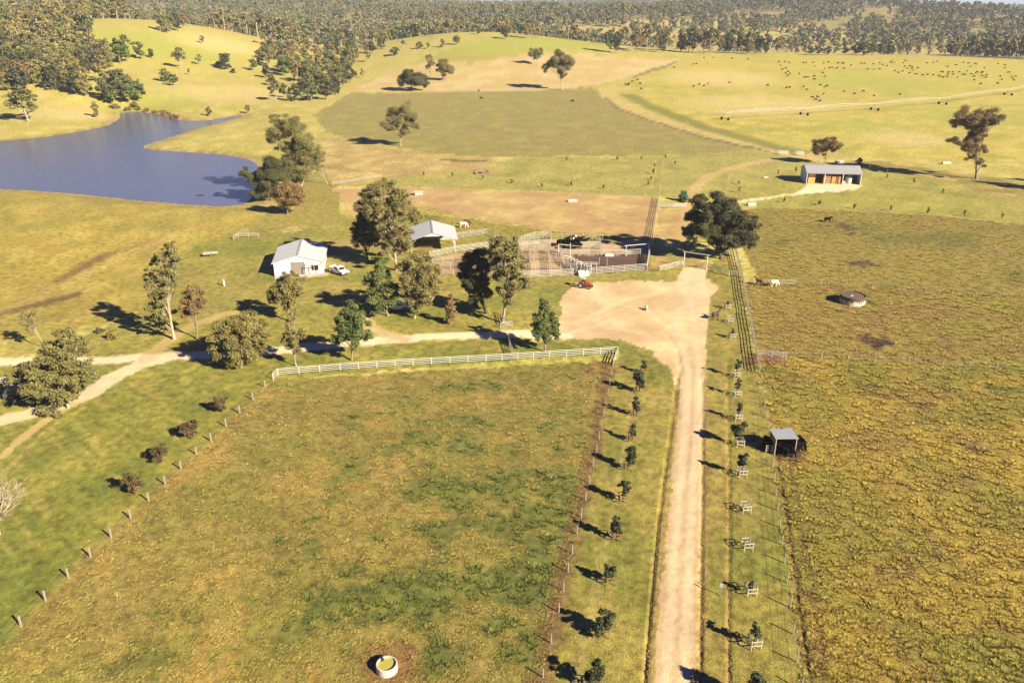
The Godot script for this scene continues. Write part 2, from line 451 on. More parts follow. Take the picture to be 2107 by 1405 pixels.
	line("track", 2, [-57.07, -123.21, -61.22, -119.45, -63.47, -114.75, -64.41, -109.51, -65.74, -106.25, -69.44, -102.4, -76.84, -97.39], 1.7, Color(0.60, 0.49, 0.33), 0.9, 0.6)
	line("track", 2, [-65.34, -105.46, -67.04, -98.07, -67.2, -90.27], 0.6, Color(0.48, 0.37, 0.17), 0.75, 0.4)
	line("track_faint", 0, [-63.12, -103.9, -65, -98.07, -64.55, -87.89, -64.18, -79.3], 0.3, Color(0.40, 0.32, 0.11), 0.6, 0.25)
	line("track_faint", 2, [-61.44, -121.85, -61.05, -130.06, -59.16, -137.77, -55.41, -142.82, -53.68, -143.26], 1.1, Color(0.44, 0.32, 0.16), 0.6, 0.9)
	line("track_faint", 0, [-57.48, -175.76, -58.21, -167.13, -58.21, -154.1, -60.08, -145.38], 0.5, Color(0.36, 0.27, 0.11), 0.6, 0.5)
	line("track_faint", 2, [-28.24, -141.34, -25.67, -135.16, -22.06, -131.66, -19.25, -130.08], 1.1, Color(0.46, 0.35, 0.19), 0.85, 0.6)
	line("track", 2, [67.14, -234.28, 77.79, -240, 88.4, -245.29, 95.07, -251.51], 1.1, Color(0.62, 0.53, 0.36), 0.95, 0.4)
	line("track_faint", 2, [42.24, -190.82, 50.13, -225.86, 58.82, -255.11, 67.55, -272.85, 79.59, -287.45, 95.95, -301.53, 108.18, -305.48], 1.7, Color(0.42, 0.29, 0.14), 0.75, 1.0)
	line("lane_pale", 0, [59.23, -532.46, 59.39, -485.3, 69.21, -423.21, 86.81, -367.05, 106.64, -324.55, 119.99, -297.6], 5.0, Color(0.50, 0.40, 0.16), 0.95, 2.0)
	line("lane_pale", 0, [-21, -524.44, 17.53, -531.17, 60.98, -561.76, 84.97, -594.31, 129.82, -669.51], 4.0, Color(0.55, 0.44, 0.24), 0.8, 3.0)
	line("fence_line", 0, [85.2, -583.4, 106.42, -620.36, 130.69, -663.86], 1.6, Color(0.13, 0.11, 0.03), 0.8, 1.5)
	line("green_line", 0, [70.58, -505.31, 75.68, -465.23, 90.63, -384.29, 104.18, -343.38, 112.99, -320.11], 4.0, Color(0.19, 0.19, 0.028), 0.85, 3.0)
	line("fence_line", 0, [55.34, -495.48, 57.7, -452.3, 67.39, -411.37, 84.12, -354.94, 102.09, -322.35], 0.7, Color(0.12, 0.085, 0.03), 0.8, 0.8)
	line("gully", 0, [-103.63, -141.94, -100.88, -146.59, -98.52, -150.8, -95.41, -154.09, -93.17, -159.44], 1.6, Color(0.15, 0.09, 0.035), 0.85, 1.2)
	line("gully", 0, [-101.36, -169.08, -100.84, -174.51, -100.04, -184.64, -98.67, -188.07], 1.4, Color(0.17, 0.095, 0.035), 0.8, 1.2)
	line("gully", 0, [-98.67, -188.07, -92.86, -195.68, -87.96, -205.86, -83.66, -212.02], 0.9, Color(0.25, 0.18, 0.06), 0.6, 1.0)
	line("gully_pale", 0, [-101.83, -148.16, -99.61, -159.89, -97.84, -175.21, -92.14, -193.92, -82.87, -209.77], 1.3, Color(0.45, 0.33, 0.12), 0.55, 1.5)
	line("bank", 0, [-25.41, -303.71, -18.82, -300.74, -11.54, -300.73], 1.8, Color(0.13, 0.08, 0.03), 0.8, 1.0)
	line("soil_strip", 0, [15.68, -118.79, 11.43, -95.33, 7.3, -75.48, 4.05, -59.99, 2.76, -52.82], 0.7, Color(0.20, 0.115, 0.05), 0.75, 0.8)
	line("rust_strip", 0, [-38.14, -110.25, -41.84, -87.31, -45.27, -71.09, -46.5, -59.99], 0.9, Color(0.28, 0.20, 0.055), 0.5, 1.2)
	line("verge_line", 0, [34.99, -120.13, 29.22, -95.33, 24, -73.68, 18.87, -52.55], 0.22, Color(0.33, 0.21, 0.085), 0.6, 0.3)
	line("verge_line", 0, [33.94, -120.13, 28.28, -95.33, 23.02, -73.68], 0.2, Color(0.33, 0.24, 0.085), 0.5, 0.3)
	line("verge_line", 0, [17.81, -105.38, 13.1, -83.42, 9.72, -69.45, 5.84, -52.83], 0.3, Color(0.36, 0.29, 0.12), 0.5, 0.5)
	line("cattle_path", 0, [35.05, -90.87, 32.23, -78.32, 29.29, -65.57, 26.29, -52.83], 0.3, Color(0.15, 0.095, 0.035), 0.7, 0.35)
	line("cattle_path", 0, [36.26, -89.66, 33.45, -77.36, 30.89, -65.57, 27.66, -52.83], 0.25, Color(0.15, 0.095, 0.035), 0.6, 0.35)
	# soft changes of grass on the lake hill and the cattle hill
	for e in [[Vector2(-283.7, -658.43), 60.0], [Vector2(-257.25, -666.48), 50.0], [Vector2(-309.24, -658.17), 40.0], [Vector2(-198.92, -467.33), 30.0], [Vector2(-17.6, -706.86), 45.0], [Vector2(40.68, -737.19), 45.0], [Vector2(241.66, -555.95), 50.0], [Vector2(233.89, -417.59), 35.0], [Vector2(166.95, -386.54), 25.0]]:
		spot(e[0], e[1], Color(0.35, 0.37, 0.06), 0.75)
	for e in [[Vector2(-169.86, -515.33), 42.0], [Vector2(-246.37, -713.91), 40.0], [Vector2(138.19, -463.75), 45.0], [Vector2(143.55, -579.35), 45.0], [Vector2(173.9, -351.85), 22.0], [Vector2(-225.93, -423.07), 22.0]]:
		spot(e[0], e[1], Color(0.57, 0.47, 0.22), 0.8)
	# bare and muddy spots
	for e in [[Vector2(88.16, -205.53), 4.5, 0.8], [Vector2(79.81, -173.78), 3.6, 0.8], [Vector2(63.63, -128.52), 2.4, 0.95], [Vector2(62.33, -92.11), 2.1, 0.8], [Vector2(60.8, -104.61), 2.0, 0.5], [Vector2(36.07, -92.11), 3.2, 0.95], [Vector2(37.61, -90.87), 2.0, 0.8], [Vector2(55.97, -110.23), 2.5, 0.5]]:
		spot(e[0], e[1], Color(0.085, 0.048, 0.036), e[2])
	spot(Vector2(43.38, -120.71), 2.6, Color(0.22, 0.09, 0.05), 0.9)
	spot(Vector2(41.01, -120.91), 1.5, Color(0.22, 0.09, 0.05), 0.7)
	for e in [[Vector2(-11.05, -54.27), 2.6], [Vector2(15.2, -118.03), 2.4]]:
		spot(e[0], e[1], Color(0.24, 0.13, 0.055), 0.85)
	spot(Vector2(14.13, -224.71), 4.5, Color(0.40, 0.30, 0.10), 0.8)
	spot(Vector2(-10.76, -278.78), 5.0, Color(0.40, 0.27, 0.14), 0.8)
	spot(Vector2(36.45, -122.09), 1.5, Color(0.24, 0.21, 0.04), 0.4)
	spot(Vector2(-40.28, -174), 3.0, Color(0.42, 0.31, 0.15), 0.7)
	spot(Vector2(-39.01, -191.48), 6.0, Color(0.45, 0.31, 0.16), 0.6)
	spot(Vector2(-37.14, -158.63), 3.5, Color(0.38, 0.28, 0.11), 0.6)
	for e in [[Vector2(70.74, -147.8), 1.6], [Vector2(42.07, -116.36), 2.4], [Vector2(76.2, -108.9), 2.0], [Vector2(67.22, -110.23), 1.6]]:
		spot(e[0], e[1], Color(0.09, 0.13, 0.02), 0.75)
	for e in [[Vector2(-16.34, -91.49), 1.8], [Vector2(-5.09, -92.11), 1.6], [Vector2(5.9, -91.49), 1.4], [Vector2(-7.89, -74.57), 2.2], [Vector2(0.35, -73.68), 2.0], [Vector2(-10.57, -64.83), 4.0], [Vector2(-15.09, -62.34), 3.6], [Vector2(-3.7, -66.32), 2.8], [Vector2(-8.25, -61.32), 2.6], [Vector2(-19.51, -60.65), 1.6], [Vector2(-25.28, -67.86), 1.3], [Vector2(-21.74, -70.26), 1.3], [Vector2(0.32, -64.83), 2.0], [Vector2(-5.4, -54.5), 2.2], [Vector2(-0.59, -55.07), 1.5], [Vector2(-33.63, -55.07), 2.0], [Vector2(-30.83, -60.65), 1.2], [Vector2(-17.08, -67.86), 1.4], [Vector2(3.56, -71.94), 1.3]]:
		spot(e[0], e[1] * 1.1, Color(0.11, 0.135, 0.022), 0.6)
	ruts = [[[26.19, -113.66, 23.05, -100.87, 19.77, -87.89, 16.68, -75.48, 13.96, -63.39, 11.62, -52.55, 10.16, -44.99], 0.3, 0.22],
		[[30.19, -113.66, 24.77, -89.06, 20.35, -69.45, 16.56, -52.55, 14.84, -44.99], 0.28, 0.2],
		[[36.04, -121.1, 29.75, -95.33, 24.89, -75.48, 21.4, -62, 17.22, -44.99], 0.25, 0.18],
		[[27.96, -131.61, 28.46, -125.13, 27.35, -117.28, 25.08, -110.23, 23.81, -100.87], 0.3, 0.12],
		[[35.05, -90.87, 32.23, -78.32, 29.29, -65.57, 26.29, -52.83], 0.3, 0.15]]
	for e in ruts:
		e[0] = pv(e[0])
		e.append(box_of(e[0], 1.5))

func ground_at(x: float, z: float) -> String:
	var d := sqrt(x * x + z * z)
	var far := clampf(d / 250.0, 0.35, 4.0)
	var e := n_edge.get_noise_2d(x / far, z / far)
	var p := Vector2(x + e * 2.0 * far, z + n_edge.get_noise_2d(z / far + 300.0, x / far) * 2.0 * far)
	var nb := n_big.get_noise_2d(x, z)
	var nm := n_mid.get_noise_2d(x, z)
	var ns := n_small.get_noise_2d(x, z)
	var nf := n_fine.get_noise_2d(x, z) * (1.0 - smoothstep(80.0, 190.0, d))
	# grain finer than the rows of the mesh is left out far away
	ns *= 1.0 - smoothstep(140.0, 330.0, d)
	nm *= 1.0 - 0.75 * smoothstep(330.0, 700.0, d)
	var id := "pasture"
	gclass = 0
	var c := Color(0.44, 0.385, 0.10)
	var a := Color(0.53, 0.44, 0.19)
	var b := Color(0.36, 0.34, 0.065)
	var ka := 0.05
	var kb := 0.1
	for r in regions:
		if r.box.has_point(p) and Geometry2D.is_point_in_polygon(p, r.poly):
			id = r.id
			gclass = r.cls
			c = r.base
			a = r.a
			b = r.b
			ka = r.ka
			kb = r.kb
			break
	if d > 850.0:
		c = Color(0.42, 0.34, 0.13)
	c = c.lerp(a, 0.85 * smoothstep(ka - 0.15, ka + 0.4, nm + ns * 0.35 + nb * 0.3))
	c = c.lerp(b, 0.85 * smoothstep(kb - 0.15, kb + 0.4, n_mid.get_noise_2d(z * 0.7 + 90.0, x * 0.7) * (1.0 - 0.75 * smoothstep(330.0, 700.0, d)) + nb * 0.7 + ns * 0.3))
	if id == "house_lawn":
		# mower passes, running with the fence
		var u := (x * 0.743 + z * 0.669)
		var w := (x * -0.669 + z * 0.743)
		var s := n_mid.get_noise_2d(w * 6.0, u * 0.5) + 0.4 * n_mid.get_noise_2d(w * 14.0, u * 0.7)
		c = c.lerp(Color(0.33, 0.27, 0.07), 0.7 * smoothstep(0.18, 0.5, s))
		c = c.lerp(Color(0.12, 0.155, 0.02), 0.5 * smoothstep(0.15, 0.5, -s))
	elif id == "verge":
		var s := n_mid.get_noise_2d(x * 9.0 + z * 0.4, z * 0.45)
		c = c.lerp(Color(0.32, 0.25, 0.085), 0.65 * smoothstep(0.1, 0.5, s))
	elif id == "middle_paddock":
		var s := n_mid.get_noise_2d((x * -0.669 + z * 0.743) * 5.0, (x * 0.743 + z * 0.669) * 0.8)
		c = c.lerp(Color(0.31, 0.25, 0.085), 0.45 * smoothstep(0.1, 0.5, s))
		# green weeds come up in broken patches towards the drive
		var gw := n_mid.get_noise_2d(x * 1.7 + 40.0, z * 1.7) + ns * 0.45 + nb * 0.4 + clampf((x + 35.0) / 60.0, -0.5, 0.45) * smoothstep(120.0, 85.0, d)
		c = c.lerp(Color(0.125, 0.145, 0.026), 0.75 * smoothstep(0.38, 0.7, gw))
	elif id == "khaki_paddock":
		var s := sin((x * 0.9 + z * 0.25) * 0.55 + nm * 3.0)
		c = c.lerp(Color(0.31, 0.255, 0.10), 0.22 * smoothstep(0.2, 0.9, s) * smoothstep(400.0, 480.0, d))
	if lake_box.has_point(p):
		var sd := lake_dist(Vector2(x, z)) + ns * 1.2 + nm * 1.5
		c = c.lerp(Color(0.27, 0.21, 0.07), 0.7 * smoothstep(7.0, 2.5, sd))
		c = c.lerp(Color(0.44, 0.33, 0.17), 0.9 * smoothstep(3.0, 1.0, sd))
		c = c.lerp(Color(0.16, 0.11, 0.06), 0.8 * smoothstep(1.0, 0.0, sd))
	for s in spots:
		var r: float = p.distance_to(s[0]) / s[1]
		if r < 2.0:
			var k: float = s[3] * smoothstep(1.25, 0.45, r + ns * 0.9 + nm * 0.9)
			c = c.lerp(s[2], k)
	for l in lines:
		if not l.box.has_point(p):
			continue
		var dd := 1e9
		var q: PackedVector2Array = l.p
		var pp := Vector2(x, z).lerp(p, 0.45)
		for i in q.size() - 1:
			dd = minf(dd, seg_dist(pp, q[i], q[i + 1]))
		dd += ns * l.soft * 0.9
		if dd < l.half + l.soft:
			var k: float = l.k * smoothstep(l.half + l.soft, l.half - l.soft * 0.4, dd)
			if l.cls == 0 and gclass != 0:
				k = 0.0
			c = c.lerp(l.col, clampf(k, 0.0, 1.0))
			if l.cls > 0 and dd < l.half + l.soft * 0.3 and gclass == 0:
				gclass = l.cls
				id = l.id
	var j := 1.0
	if gclass == 0 or gclass == 4:
		j = 1.0 + ns * 0.36 + nf * 0.3 + nm * 0.15
	else:
		j = 1.0 + ns * 0.12 + nf * 0.14 + nm * 0.13
	gc = Color(c.r * j, c.g * j * (1.0 + nm * 0.06), c.b * j, 1.0)
	return id

func relief(x: float, z: float) -> float:
	var d := sqrt(x * x + z * z)
	if d > 320.0:
		return 0.0
	var h := (n_small.get_noise_2d(x, z) * 0.05 + n_mid.get_noise_2d(x, z) * 0.1) * (1.0 - smoothstep(200.0, 320.0, d))
	var p := Vector2(x, z)
	for r in ruts:
		if r[3].has_point(p):
			var dd := 1e9
			for i in r[0].size() - 1:
				dd = minf(dd, seg_dist(p, r[0][i], r[0][i + 1]))
			h -= r[2] * smoothstep(r[1], 0.0, dd)
	return h

func ground_material(grass: bool) -> StandardMaterial3D:
	var m := mat(Color.WHITE, 0.95)
	m.vertex_color_use_as_albedo = true
	m.uv1_triplanar = true
	m.uv1_world_triplanar = true
	if grass:
		m.albedo_texture = noise_tex(0.05, 11, Color(0.74, 0.73, 0.64), Color(1.0, 1.0, 1.0), Color(0.97, 0.97, 0.95), 1024, 5)
		m.uv1_scale = Vector3.ONE * 0.11
		m.normal_enabled = true
		m.normal_texture = noise_tex(0.06, 12, Color.BLACK, Color.WHITE, Color(-1, 0, 0), 512, 5, true)
		m.normal_scale = 0.4
		m.detail_enabled = true
		m.detail_blend_mode = BaseMaterial3D.BLEND_MODE_MUL
		m.detail_uv_layer = BaseMaterial3D.DETAIL_UV_2
		m.detail_albedo = noise_tex(0.035, 13, Color(0.70, 0.68, 0.56), Color(1.0, 1.0, 1.0), Color(0.93, 0.93, 0.89), 1024, 6)
		m.uv2_triplanar = true
		m.uv2_world_triplanar = true
		m.uv2_scale = Vector3.ONE * 0.016
	else:
		m.albedo_texture = noise_tex(0.06, 21, Color(0.86, 0.84, 0.80), Color(1.0, 1.0, 1.0), Color(0.95, 0.94, 0.93), 1024, 6)
		m.uv1_scale = Vector3.ONE * 0.13
		m.normal_enabled = true
		m.normal_texture = noise_tex(0.06, 22, Color.BLACK, Color.WHITE, Color(-1, 0, 0), 512, 5, true)
		m.normal_scale = 0.25
	return m

func build_ground():
	lay_regions()
	M.soil = ground_material(false)
	M.grass_ground = ground_material(true)
	var ang := PackedFloat32Array()
	var t := -180.0
	while t < -47.5:
		ang.append(deg_to_rad(t))
		t += 6.0
	t = -47.5
	while t < 47.5:
		ang.append(deg_to_rad(t))
		t += 0.16
	while t < 180.0:
		ang.append(deg_to_rad(t))
		t += 6.0
	ang.append(PI)
	var rad := PackedFloat32Array([0.5, 12.0, 24.0, 34.0, 40.0])
	# rows closer together near the eye, as far as the pasture crest
	var k := 1440.0
	while k > 57.0:
		rad.append(55.0 / tan(atan(700.0 / 1640.0) + atan((k - 702.5) / 1640.0)))
		k -= 3.3
	while rad[rad.size() - 1] < 16000.0:
		rad.append(rad[rad.size() - 1] * 1.045)
	var na := ang.size()
	var nr := rad.size()
	var verts := PackedVector3Array()
	var cols := PackedColorArray()
	var cls := PackedInt32Array()
	verts.resize(na * nr)
	cols.resize(na * nr)
	cls.resize(na * nr)
	for j in nr:
		for i in na:
			var x := sin(ang[i]) * rad[j]
			var z := -cos(ang[i]) * rad[j]
			var q := j * na + i
			verts[q] = Vector3(x, hgt(x, z) + relief(x, z), z)
			if absf(ang[i]) < 0.85 and rad[j] > 33.0 and rad[j] < 1500.0:
				ground_at(x, z)
				cols[q] = gc
				cls[q] = gclass
			else:
				var nb := n_big.get_noise_2d(x * 0.3, z * 0.3)
				cols[q] = Color(0.24, 0.20, 0.06).lerp(Color(0.32, 0.25, 0.09), clampf(nb + 0.5, 0, 1))
	var norms := PackedVector3Array()
	norms.resize(na * nr)
	for j in nr:
		for i in na:
			var du := verts[j * na + mini(i + 1, na - 1)] - verts[j * na + maxi(i - 1, 0)]
			var dv := verts[mini(j + 1, nr - 1) * na + i] - verts[maxi(j - 1, 0) * na + i]
			norms[j * na + i] = du.cross(dv).normalized()
			if norms[j * na + i].y < 0.0:
				norms[j * na + i] *= -1.0
	var idx := [PackedInt32Array(), PackedInt32Array(), PackedInt32Array(), PackedInt32Array(), PackedInt32Array()]
	for j in nr - 1:
		for i in na - 1:
			var q := j * na + i
			var c := cls[q]
			idx[c].append_array(PackedInt32Array([q, q + na, q + na + 1, q, q + na + 1, q + 1]))
	for c in 5:
		var map := {}
		var v := PackedVector3Array()
		var nn := PackedVector3Array()
		var cc := PackedColorArray()
		var ii := PackedInt32Array()
		for q in idx[c]:
			if not map.has(q):
				map[q] = v.size()
				v.append(verts[q])
				nn.append(norms[q])
				cc.append(cols[q])
			ii.append(map[q])
		var arr := []
		arr.resize(Mesh.ARRAY_MAX)
		arr[Mesh.ARRAY_VERTEX] = v
		arr[Mesh.ARRAY_NORMAL] = nn
		arr[Mesh.ARRAY_COLOR] = cc
		arr[Mesh.ARRAY_INDEX] = ii
		var am := ArrayMesh.new()
		am.add_surface_from_arrays(Mesh.PRIMITIVE_TRIANGLES, arr)
		var o := part(CLASS_NAMES[c], am, M.grass_ground if c == 0 else M.soil, self)
		o.set_meta("kind", "structure")
		print(CLASS_NAMES[c], " ", ii.size() / 3)

func build_lake():
	var st := SurfaceTool.new()
	st.begin(Mesh.PRIMITIVE_TRIANGLES)
	var big := Geometry2D.offset_polygon(lake_poly, 1.5)[0]
	for k in Geometry2D.triangulate_polygon(big):
		st.set_normal(Vector3.UP)
		st.add_vertex(Vector3(big[k].x, WATER, big[k].y))
	var m := mat(Color(0.10, 0.115, 0.215), 0.05)
	m.normal_enabled = true
	m.normal_texture = noise_tex(0.03, 31, Color.BLACK, Color.WHITE, Color(-1, 0, 0), 512, 4, true)
	m.normal_scale = 0.2
	m.uv1_triplanar = true
	m.uv1_world_triplanar = true
	m.uv1_scale = Vector3.ONE * 0.08
	var o := part("lake_water", st.commit(), m, self)
	o.set_meta("kind", "structure")

# ------------------------------------------------------------------ buildings
func ribbed(length: float, run: Vector2, pitch: float) -> ArrayMesh:
	# a ribbed steel sheet: length along z (centred), running from the origin by run (x, y)
	var st := SurfaceTool.new()
	st.begin(Mesh.PRIMITIVE_TRIANGLES)
	var nrm := Vector3(-run.y, run.x, 0).normalized()
	if nrm.y < 0.0:
		nrm = -nrm
	var dir := Vector3(run.x, run.y, 0)
	var z := -length / 2
	while z < length / 2 - 0.01:
		var z1 := minf(z + pitch, length / 2)
		var prof := [[z, 0.0], [z + (z1 - z) * 0.68, 0.0], [z + (z1 - z) * 0.76, 0.035], [z + (z1 - z) * 0.92, 0.035], [z1, 0.0]]
		for i in 4:
			var p: Vector3 = Vector3(0, 0, prof[i][0]) + nrm * prof[i][1]
			var q: Vector3 = Vector3(0, 0, prof[i + 1][0]) + nrm * prof[i + 1][1]
			var n: Vector3 = (q - p).cross(dir).normalized()
			if n.y < 0.0:
				n = -n
			quad(st, p, q, q + dir, p + dir, n)
		z = z1
	for s in [0.0, 1.0]:
		quad(st, Vector3(0, 0, -length / 2) + dir * s - nrm * 0.06, Vector3(0, 0, length / 2) + dir * s - nrm * 0.06, Vector3(0, 0, length / 2) + dir * s, Vector3(0, 0, -length / 2) + dir * s, dir.normalized() * (s * 2.0 - 1.0))
	for s in [-1.0, 1.0]:
		var e := Vector3(0, 0, s * length / 2)
		quad(st, e - nrm * 0.06, e + dir - nrm * 0.06, e + dir, e, Vector3(0, 0, s))
	quad(st, Vector3(0, 0, -length / 2) - nrm * 0.06, Vector3(0, 0, length / 2) - nrm * 0.06, Vector3(0, 0, length / 2) + dir - nrm * 0.06, Vector3(0, 0, -length / 2) + dir - nrm * 0.06, -nrm)
	return st.commit()

func build_sheds():
	# white gabled shed: gable end towards the drive
	var t := thing("farm_shed", "white gabled metal shed with grey roller door beside the parked ute", "shed", g3(Vector2(-46.9, -167.4)), 0.16)
	var w := 10.6
	var l := 13.0
	var e := 2.9
	var a := 4.4
	var front := PackedVector2Array([Vector2(-w / 2, -0.15), Vector2(-1.75, -0.15), Vector2(-1.75, 2.95), Vector2(1.35, 2.95), Vector2(1.35, -0.15), Vector2(2.74, -0.15), Vector2(2.74, 2.0), Vector2(4.15, 2.0), Vector2(4.15, 0.9), Vector2(2.8, 0.9), Vector2(2.8, -0.15), Vector2(w / 2, -0.15), Vector2(w / 2, e), Vector2(0, a), Vector2(-w / 2, e)])
	part("front_wall", extrude(front, 0.12), M.wall_white, t, Vector3(0, 0, -0.06))
	part("rear_wall", extrude(PackedVector2Array([Vector2(-w / 2, -0.15), Vector2(w / 2, -0.15), Vector2(w / 2, e), Vector2(0, a), Vector2(-w / 2, e)]), 0.12), M.wall_white, t, Vector3(0, 0, -l + 0.06))
	for s in [-1.0, 1.0]:
		block("side_wall", Vector3(s * (w / 2 - 0.06), e / 2 - 0.08, -l / 2), Vector3(0.12, e + 0.14, l - 0.26), M.wall_white, t)
		part("roof_sheet", ribbed(l + 0.5, Vector2(s * (w / 2 + 0.35), -(a - e) * (w / 2 + 0.35) / (w / 2)), 0.38), M.roof_white, t, Vector3(s * 0.01, a + 0.09, -l / 2))
		bar("barge_board", Vector3(0, a + 0.03, 0.2), Vector3(s * (w / 2 + 0.33), e - 0.08, 0.2), 0.05, 0.2, M.wall_white, t)
		bar("gutter", Vector3(s * (w / 2 + 0.4), e - 0.12, 0.2), Vector3(s * (w / 2 + 0.4), e - 0.12, -l - 0.2), 0.14, 0.12, M.roof_white, t)
	bar("ridge_cap", Vector3(0, a + 0.12, 0.26), Vector3(0, a + 0.12, -l - 0.26), 0.4, 0.06, M.roof_white, t)
	var door := block("roller_door", Vector3(-0.2, 1.45, -0.12), Vector3(3.1, 3.1, 0.06), M.door_grey, t)
	for k in 12:
		bar("door_slat", Vector3(-1.74, 0.13 + k * 0.25, -0.075), Vector3(1.34, 0.13 + k * 0.25, -0.075), 0.03, 0.17, M.door_grey, t)
	door.set_meta("label", "grey closed roller door")
	part("window_pane", mesh_box, M.glass_dark, t, Vector3(3.45, 1.45, -0.09), Basis.from_scale(Vector3(1.42, 1.14, 0.03)))
	for q in [[Vector3(2.7, 0.85, 0.03), Vector3(4.2, 0.85, 0.03)], [Vector3(2.7, 2.05, 0.03), Vector3(4.2, 2.05, 0.03)], [Vector3(2.7, 0.85, 0.03), Vector3(2.7, 2.05, 0.03)], [Vector3(4.2, 0.85, 0.03), Vector3(4.2, 2.05, 0.03)]]:
		bar("window_frame", q[0], q[1], 0.09, 0.09, M.pale_timber, t)
	# small awning on posts over the window
	bar("awning_beam", Vector3(1.9, 2.55, 1.5), Vector3(5.0, 2.55, 1.5), 0.12, 0.14, M.pale_timber, t)
	for x in [2.0, 3.4, 4.9]:
		bar("awning_post", Vector3(x, -0.1, 1.5), Vector3(x, 2.5, 1.5), 0.13, 0.13, M.pale_timber, t)
		bar("awning_rafter", Vector3(x, 2.68, 0.0), Vector3(x, 2.66, 1.6), 0.08, 0.1, M.pale_timber, t)
	block("slab", Vector3(0.3, 0.02, 1.0), Vector3(11.0, 0.14, 2.0), M.concrete, t)

	# open-sided pavilion over the yards
	t = thing("yard_pavilion", "open-sided pavilion with pale grey gable roof over the stockyards", "pavilion", g3(Vector2(-18.6, -182.2)), 0.13)
	w = 10.6
	l = 11.5
	e = 3.3
	a = 4.95
	for s in [-1.0, 1.0]:
		part("roof_sheet", ribbed(l + 0.8, Vector2(s * (w / 2 + 0.5), -(a - e) * (w / 2 + 0.5) / (w / 2)), 0.42), M.roof, t, Vector3(s * 0.01, a + 0.09, -l / 2))
		for k in 4:
			bar("post", Vector3(s * (w / 2 - 0.15), -0.2, -k * l / 3 - 0.02), Vector3(s * (w / 2 - 0.15), e - 0.03, -k * l / 3 - 0.02), 0.2, 0.2, M.galv, t)
			bar("brace", Vector3(s * (w / 2 - 0.2), e - 1.0, -k * l / 3), Vector3(s * (w / 2 - 1.3), e + 0.25, -k * l / 3), 0.1, 0.1, M.galv, t)
		bar("eave_beam", Vector3(s * (w / 2 - 0.1), e - 0.02, 0.1), Vector3(s * (w / 2 - 0.1), e - 0.02, -l - 0.1), 0.14, 0.18, M.galv, t)
	for k in 4:
		bar("roof_truss", Vector3(-w / 2, e + 0.02, -k * l / 3), Vector3(0, a - 0.08, -k * l / 3), 0.12, 0.16, M.galv, t)
		bar("roof_truss", Vector3(w / 2, e + 0.02, -k * l / 3), Vector3(0, a - 0.08, -k * l / 3), 0.12, 0.16, M.galv, t)
	part("gable_panel", extrude(PackedVector2Array([Vector2(-2.4, e + 0.9), Vector2(2.4, e + 0.9), Vector2(0, a + 0.02)]), 0.06), M.wall_white, t, Vector3(0, 0, 0.16))
	bar("ridge_cap", Vector3(0, a + 0.11, 0.42), Vector3(0, a + 0.11, -l - 0.42), 0.35, 0.05, M.roof, t)
	part("rear_wall", extrude(PackedVector2Array([Vector2(-w / 2, -0.1), Vector2(w / 2, -0.1), Vector2(w / 2, e), Vector2(0, a), Vector2(-w / 2, e)]), 0.08), M.galv, t, Vector3(0, 0, -l))
	# cattle crush standing inside: uprights and bars
	var c := thing("cattle_crush", "rusty brown cattle crush under the pavilion's left front corner", "crush", g3(Vector2(-20.6, -181.6)), 0.13)
	for k in 6:
		for s in [-0.45, 0.45]:
			bar("upright", Vector3(k * 0.65 - 1.6, -0.05, s), Vector3(k * 0.65 - 1.6, 1.75, s), 0.08, 0.08, M.brown_timber, c)
	for y in [0.5, 0.9, 1.3, 1.7]:
		for s in [-0.5, 0.5]:
			bar("side_bar", Vector3(-1.7, y, s), Vector3(1.75, y, s), 0.05, 0.08, M.brown_timber, c)

	# machinery shed with three open bays
	t = thing("machinery_shed", "long grey-roofed machinery shed with three open bays on a gravel pad", "shed", g3(Vector2(104.9, -259.5)), -0.12)
	w = 17.2
	l = 9.0
	e = 3.6
	a = 5.25
	part("roof_sheet", ribbed(w + 0.5, Vector2(l / 2 + 0.3, -(a - e) * (l / 2 + 0.3) / (l / 2)), 0.45), M.roof, t, Vector3(0, a + 0.1, -l / 2 + 0.01), Basis(Vector3.UP, -PI / 2))
	part("roof_sheet", ribbed(w + 0.5, Vector2(l / 2 + 0.3, -(a - e) * (l / 2 + 0.3) / (l / 2)), 0.45), M.roof, t, Vector3(0, a + 0.1, -l / 2 - 0.01), Basis(Vector3.UP, PI / 2))
	bar("ridge_cap", Vector3(-w / 2 - 0.25, a + 0.13, -l / 2), Vector3(w / 2 + 0.25, a + 0.13, -l / 2), 0.4, 0.05, M.roof, t)
	for s in [-1.0, 1.0]:
		part("side_wall", extrude(PackedVector2Array([Vector2(0, -0.3), Vector2(l, -0.3), Vector2(l, e), Vector2(l / 2, a), Vector2(0, e)]), 0.1), M.wall_white, t, Vector3(s * (w / 2 - 0.05), 0, 0), Basis(Vector3.UP, PI / 2))
	block("rear_wall", Vector3(0, e / 2 - 0.1, -l + 0.05), Vector3(w - 0.22, e + 0.3, 0.1), M.door_grey, t)
	for x in [-w / 2 + 0.12, -w / 6, w / 6, w / 2 - 0.12]:
		bar("post", Vector3(x, -0.3, 0.06), Vector3(x, e - 0.02, 0.06), 0.2, 0.2, M.wall_white, t)
	bar("fascia", Vector3(-w / 2, e - 0.12, 0.2), Vector3(w / 2, e - 0.12, 0.2), 0.08, 0.24, M.roof, t)
	var b := thing("board_stack", "tall stack of upright golden boards in the left machinery shed bay", "timber stack", g3(Vector2(98.52, -261.68)), -0.12)
	for k in 5:
		block("board", Vector3(-0.86 + k * 0.43, 1.6, 0), Vector3(0.41, 3.3, 0.3), M.gold_timber, b)
	b = thing("timber_crate", "tall stack of brown timber crates in the middle bay", "crate", g3(Vector2(103.22, -261.42)), -0.12)
